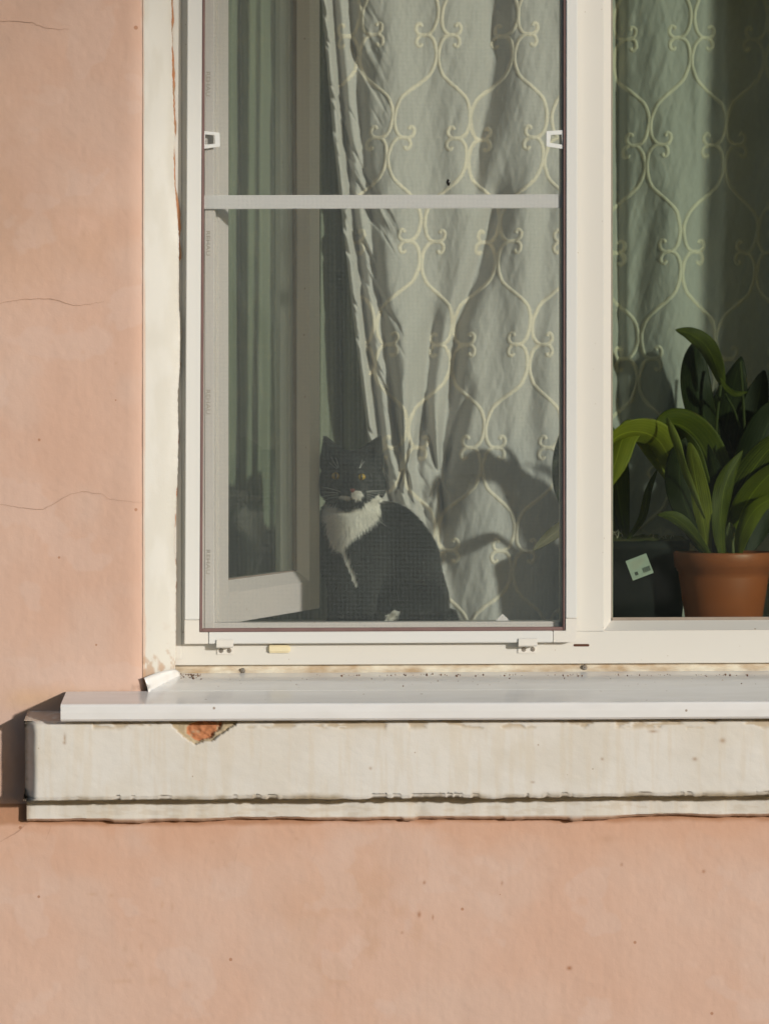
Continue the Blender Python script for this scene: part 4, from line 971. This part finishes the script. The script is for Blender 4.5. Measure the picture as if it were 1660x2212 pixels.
G1, G2 = (0.08, 0.11, 0.013), (0.17, 0.20, 0.02); GB1, GB2 = (0.26, 0.29, 0.022), (0.40, 0.41, 0.05); GD1, GD2 = (0.016, 0.025, 0.007), (0.04, 0.055, 0.012)  # GB for sunlit leaves, GD for shaded ones: light and shade set by colour
YP = 0.60
PD = 0.38
pl = thing('potted_plant', P(1562, 1370, YP), 'broad-leaved green houseplant in a terracotta-coloured pot behind the fixed pane', 'potted plant')
sp_ = (YP + CAMD) / FPX; pcx = PX(1562, YP); zrim = PZ(1192, YP); zp0 = INNER_SILL_Z + 0.0005; Hp = zrim - zp0
lathe('pot', [(0.0, zp0), (0.066, zp0), (0.0685, zp0 + 0.003), (0.0815, zrim - 0.047), (0.0822, zrim - 0.036), (0.0855, zrim - 0.0345), (0.0860, zrim - 0.029), (0.0895, zrim - 0.0275), (0.0915, zrim - 0.003), (0.0905, zrim), (0.0865, zrim), (0.084, zrim - 0.02), (0.080, zrim - 0.03)], pcx, YP, M_POT, pl, 72)
lathe('soil', [(0.0, zrim - 0.010), (0.03, zrim - 0.011), (0.06, zrim - 0.013), (0.083, zrim - 0.016)], pcx, YP, M_SOIL, pl, 40)
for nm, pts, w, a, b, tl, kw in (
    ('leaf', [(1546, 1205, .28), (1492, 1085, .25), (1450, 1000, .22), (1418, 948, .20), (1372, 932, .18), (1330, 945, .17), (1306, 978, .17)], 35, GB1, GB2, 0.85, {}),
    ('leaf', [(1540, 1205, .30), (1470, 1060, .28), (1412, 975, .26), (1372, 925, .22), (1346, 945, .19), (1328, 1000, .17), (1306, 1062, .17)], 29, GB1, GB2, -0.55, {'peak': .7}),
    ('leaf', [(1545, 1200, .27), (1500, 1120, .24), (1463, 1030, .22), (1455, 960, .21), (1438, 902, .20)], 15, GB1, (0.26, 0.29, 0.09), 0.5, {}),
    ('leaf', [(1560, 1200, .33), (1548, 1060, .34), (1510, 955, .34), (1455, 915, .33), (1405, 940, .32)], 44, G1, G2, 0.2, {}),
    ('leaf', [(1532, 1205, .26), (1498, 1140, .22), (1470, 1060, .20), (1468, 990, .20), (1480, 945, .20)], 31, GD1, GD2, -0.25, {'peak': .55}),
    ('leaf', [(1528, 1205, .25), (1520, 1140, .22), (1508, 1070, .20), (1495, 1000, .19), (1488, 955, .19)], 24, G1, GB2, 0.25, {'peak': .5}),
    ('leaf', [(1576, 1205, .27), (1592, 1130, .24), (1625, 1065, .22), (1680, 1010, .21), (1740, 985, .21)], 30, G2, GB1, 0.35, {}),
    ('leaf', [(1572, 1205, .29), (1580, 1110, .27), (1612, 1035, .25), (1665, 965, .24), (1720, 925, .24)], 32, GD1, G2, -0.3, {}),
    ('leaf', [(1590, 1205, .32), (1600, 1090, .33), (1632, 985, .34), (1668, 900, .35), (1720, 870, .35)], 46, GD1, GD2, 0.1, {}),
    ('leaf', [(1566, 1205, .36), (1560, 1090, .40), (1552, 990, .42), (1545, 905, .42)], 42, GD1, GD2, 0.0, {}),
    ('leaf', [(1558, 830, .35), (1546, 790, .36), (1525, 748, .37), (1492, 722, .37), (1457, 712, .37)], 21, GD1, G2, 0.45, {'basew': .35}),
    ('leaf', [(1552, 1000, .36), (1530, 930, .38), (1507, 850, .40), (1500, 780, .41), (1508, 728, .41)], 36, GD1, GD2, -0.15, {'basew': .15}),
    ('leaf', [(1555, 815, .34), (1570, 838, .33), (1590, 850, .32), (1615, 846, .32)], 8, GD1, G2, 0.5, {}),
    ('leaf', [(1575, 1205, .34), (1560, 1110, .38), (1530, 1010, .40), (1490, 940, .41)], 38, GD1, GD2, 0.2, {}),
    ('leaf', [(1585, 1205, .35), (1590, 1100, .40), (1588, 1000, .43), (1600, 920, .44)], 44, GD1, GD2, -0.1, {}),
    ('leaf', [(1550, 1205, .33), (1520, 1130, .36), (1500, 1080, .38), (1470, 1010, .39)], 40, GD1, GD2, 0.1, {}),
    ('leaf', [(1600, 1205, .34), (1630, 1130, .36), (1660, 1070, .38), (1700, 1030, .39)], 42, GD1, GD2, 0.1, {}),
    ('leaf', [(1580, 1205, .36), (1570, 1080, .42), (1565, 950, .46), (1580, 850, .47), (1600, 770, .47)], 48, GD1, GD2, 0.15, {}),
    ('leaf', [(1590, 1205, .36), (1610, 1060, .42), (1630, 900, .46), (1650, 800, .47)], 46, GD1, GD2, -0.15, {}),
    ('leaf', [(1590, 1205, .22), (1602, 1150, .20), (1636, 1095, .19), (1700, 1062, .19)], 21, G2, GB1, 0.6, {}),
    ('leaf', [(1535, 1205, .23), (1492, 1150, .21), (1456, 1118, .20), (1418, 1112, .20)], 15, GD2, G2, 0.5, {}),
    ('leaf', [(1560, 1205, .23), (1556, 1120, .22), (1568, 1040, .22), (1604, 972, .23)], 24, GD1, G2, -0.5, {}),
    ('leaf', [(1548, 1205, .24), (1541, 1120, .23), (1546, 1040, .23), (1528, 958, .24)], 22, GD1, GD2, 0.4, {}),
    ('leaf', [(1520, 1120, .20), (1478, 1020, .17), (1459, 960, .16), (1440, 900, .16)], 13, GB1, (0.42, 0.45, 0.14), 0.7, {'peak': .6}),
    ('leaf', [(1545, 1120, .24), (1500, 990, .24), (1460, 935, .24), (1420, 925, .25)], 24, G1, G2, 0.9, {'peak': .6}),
    ('bud', [(1583, 1206, .235), (1582, 1180, .228), (1579, 1150, .225), (1574, 1128, .225)], 15, (0.27, 0.30, 0.12), (0.36, 0.37, 0.18), 0.2, {'cup': .6, 'basew': .6}),
    ('bud', [(1592, 1206, .24), (1596, 1185, .235), (1602, 1160, .235)], 8, (0.2, 0.25, 0.08), (0.30, 0.33, 0.14), -0.4, {'cup': .5, 'basew': .6})):
    leaf(nm, pts, w, pl, a, b, tl, **kw)
def stem(pts, r, parent):
    v, f = tube(catmull([P(p[0], p[1], p[2] + PD) for p in pts], 8), r, 7); raw('stem', v, f, M_LEAF, parent, True, np.tile((0.085, 0.105, 0.025), (len(v), 1)))
stem([(1560, 1205, .24), (1548, 1050, .29), (1546, 930, .33), (1556, 830, .35), (1560, 790, .36)], 0.0032, pl)
stem([(1580, 1205, .31), (1608, 1040, .33), (1606, 900, .34), (1598, 780, .35)], 0.0028, pl)
stem([(1585, 1205, .32), (1612, 1000, .34), (1590, 900, .35), (1565, 850, .34)], 0.0022, pl)

YP2 = 0.712
p2 = thing('potted_plant', P(1362, 1355, YP2), 'mossy dark pot with drooping withered leaves, half hidden behind the mullion', 'potted plant')
zr2 = PZ(1166, YP2); cx2 = PX(1375, YP2)
lathe('pot', [(0.0, zp0), (0.080, zp0), (0.083, zp0 + 0.004), (0.094, zr2 - 0.02), (0.097, zr2 - 0.018), (0.098, zr2), (0.094, zr2), (0.092, zr2 - 0.02)], cx2, YP2, M_POT2, p2, 56)
mv = []; nr_, na = 10, 48
for i in range(nr_):
    for j in range(na):
        a = 2 * math.pi * j / na; r = 0.0945 * i / (nr_ - 1)
        mv.append((cx2 + r * math.cos(a), YP2 + r * math.sin(a), zr2 + 0.004 + 0.016 * (float(fbm(r * 50 * math.cos(a) + 9, r * 50 * math.sin(a), 181)) - 0.45) - 0.006 * (i == nr_ - 1)))
raw('moss', mv, [[i * na + j, i * na + (j + 1) % na, (i + 1) * na + (j + 1) % na, (i + 1) * na + j] for i in range(nr_ - 1) for j in range(na)], M_MOSS, p2, True)
for pts, w, a, b, tl in (
    ([(1330, 1170, .33), (1275, 1110, .31), (1215, 1140, .29), (1178, 1166, .28), (1150, 1190, .27)], 15, (0.12, 0.11, 0.05), (0.20, 0.18, 0.09), 0.3),
    ([(1335, 1170, .33), (1290, 1000, .32), (1245, 935, .31), (1216, 985, .30), (1210, 1050, .30), (1222, 1110, .29)], 24, GD1, GD2, 0.2),
    ([(1345, 1170, .35), (1310, 1070, .36), (1282, 1000, .36), (1262, 950, .36)], 30, GD1, GD2, 0.1),
    ([(1350, 1170, .34), (1330, 1040, .33), (1318, 960, .32), (1300, 905, .31)], 30, G1, G2, 0.3),
    ([(1352, 1168, .30), (1385, 1120, .28), (1400, 1060, .27), (1420, 1010, .27)], 9, GD1, G2, 0.3)):
    leaf('leaf', pts, w, p2, a, b, tl)
for k in range(14):
    a = rng.random() * 6.28; x0 = cx2 + 0.06 * math.cos(a); y0 = YP2 - 0.03 - 0.04 * rng.random()
    pts = [(x0 + 0.01 * (rng.random() - .5) * s + 0.008 * math.sin(s * 5 + k), y0 - 0.004 * s, zr2 + 0.004 + 0.016 * math.sin(s * 2.6) * (0.4 + rng.random())) for s in np.linspace(0, 1, 7)]
    v, f = tube(pts, np.linspace(0.0007, 0.0003, 7), 5); raw('dry_tendril', v, f, M_THREAD, p2)

# ================================================================== SMALL THINGS
# sticker on the fixed pane
st = thing('sticker', P(1380, 1255, YG), 'small tilted pale label stuck on the glass beside the terracotta pot', 'sticker')
sc_ = np.array(P(1381, 1225, YG))[[0, 2]]; ang = math.radians(21)
def SP(u_, v_, y): 
    return (sc_[0] + (u_ * math.cos(ang) - v_ * math.sin(ang)), y, sc_[1] + (u_ * math.sin(ang) + v_ * math.cos(ang)))
def srect(name, u0, u1, v0, v1, y0, y1, m, parent, shear=0.0):
    bm = bmesh.new(); vs = [bm.verts.new(SP(u_ + shear * v_, v_, y)) for y in (y0, y1) for v_ in (v0, v1) for u_ in (u0, u1)]
    for f in ((0, 1, 3, 2), (4, 6, 7, 5), (0, 4, 5, 1), (2, 3, 7, 6), (0, 2, 6, 4), (1, 5, 7, 3)): bm.faces.new([vs[i] for i in f])
    return fromb(name, bm, m, parent)
ysf = YG + 0.0056
srect('label_sheet', -0.0185, 0.0185, -0.0175, 0.0175, ysf - 0.0003, ysf, M_STICK, st, 0.0)
for k in range(12): srect('bar', 0.003 + k * 0.00115, 0.003 + k * 0.00115 + (0.0005 if k % 3 else 0.0008), -0.012, -0.0035, ysf - 0.0006, ysf - 0.00035, M_STICKINK, st)
srect('symbol', -0.0115, -0.006, -0.0115, -0.0055, ysf - 0.0006, ysf - 0.00035, M_STICKINK, st)
for k, (a, b) in enumerate(((-0.012, 0.011), (-0.010, 0.012), (-0.014, 0.006), (-0.013, -0.001))): srect('print_line', a, b, 0.0105 - k * 0.0035, 0.0116 - k * 0.0035, ysf - 0.0006, ysf - 0.00035, M_INK, st)
# paper corner on the inner sill
pc = P(1085, 1326, 0.095); wz = INNER_SILL_Z
hh = pc[2] - wz
bm = bmesh.new(); r_ = hh / math.sqrt(2)
pts = [(pc[0], pc[1], pc[2]), (pc[0] + hh * 1.05, pc[1] + 0.003, wz + 0.001), (pc[0] - hh * 1.0, pc[1] - 0.003, wz + 0.001)]
A = [bm.verts.new(p) for p in pts]; B = [bm.verts.new((p[0], p[1] + 0.0012, p[2])) for p in pts]
bm.faces.new(A); bm.faces.new(B[::-1])
for i in range(3): bm.faces.new((A[i], B[i], B[(i + 1) % 3], A[(i + 1) % 3]))
o = fromb('folded_card', bm, M_PAPER); tag(o, 'white folded card corner peeking over the sill beside the cat', 'card')
# twig and crumbs on the metal sill
def on_sill(px_, py_):
    # solve for the spot of the sloping sheet that shows at this place
    lo_, hi_ = YS1 + 0.004, 0.01
    for _ in range(40):
        m_ = (lo_ + hi_) / 2; x, y, z = P(px_, py_, m_); zz = zS0 + (zS1 - zS0) * (YS0 - m_) / (YS0 - YS1) + tz(x)
        if z > zz: hi_ = m_
        else: lo_ = m_
    return np.array(P(px_, py_, m_))
a = on_sill(794, 1517) + [0, 0, .0025]; b = on_sill(805, 1513) + [0, 0, .003]
v, f = tube([a, a * .6 + b * .4 + [0, 0, .001], b], [0.0014, 0.0026, 0.0016], 7)
f = f + [list(range(7))[::-1], [14 + i for i in range(7)]]
o = raw('twig', v, f, M_BROWN); tag(o, 'short dark brown twig scrap lying on the metal sill', 'twig')
CV, CF, ck = [], [], 0
def crumb(c, r, seed):
    global ck
    rs = np.random.default_rng(seed); d = np.array([(1, 0, 0), (-1, 0, 0), (0, 1, 0), (0, -1, 0), (0, 0, 1), (0, 0, -1)], float) * r * (0.5 + rs.random((6, 1)))
    CV.append(d + c); CF.extend([[ck + i for i in q_] for q_ in ((0, 2, 4), (2, 1, 4), (1, 3, 4), (3, 0, 4), (2, 0, 5), (1, 2, 5), (3, 1, 5), (0, 3, 5))]); ck += 6
for k, (a, b, r) in enumerate(((870, 1483, .0013), (875, 1486, .0012), (1015, 1486, .0012), (930, 1492, .0014), (712, 1490, .001), (556, 1498, .001), (945, 1472, .0011), (1100, 1466, .0012), (1180, 1500, .0011), (1218, 1466, .0012), (1600, 1478, .0014), (1610, 1490, .0013), (1560, 1470, .001), (1420, 1486, .001), (1525, 1462, .001), (640, 1480, .001), (830, 1470, .001))):
    c = on_sill(a, b); crumb(c + [0, 0, r * .5], r, k)
for k in range(70):
    crumb(on_sill(400 + 1260 * rng.random(), 1466 + 44 * rng.random() ** 1.5) + [0, 0, .0002], 0.0004 + 0.0006 * rng.random() ** 3, 100 + k)
for k in range(210):                         # dirt gathered in the crack behind the sill
    pxk = 390 + 1270 * rng.random() if k > 60 else 390 + 45 * rng.random()
    gate = float(fbm(pxk / 60, 0.5, 191))
    if gate < 0.45 and k > 60: continue
    crumb(on_sill(pxk, 1457.5 + 3.5 * rng.random() + (7 * rng.random() if k <= 40 else 0)) + [0, 0, .0006], 0.0006 + 0.0015 * rng.random() ** 2, 300 + k)
o = raw('crumbs', np.vstack(CV), CF, M_CRUMB); tag(o, 'brown crumbs and dust scattered over the metal sill', 'crumbs', kind='stuff')
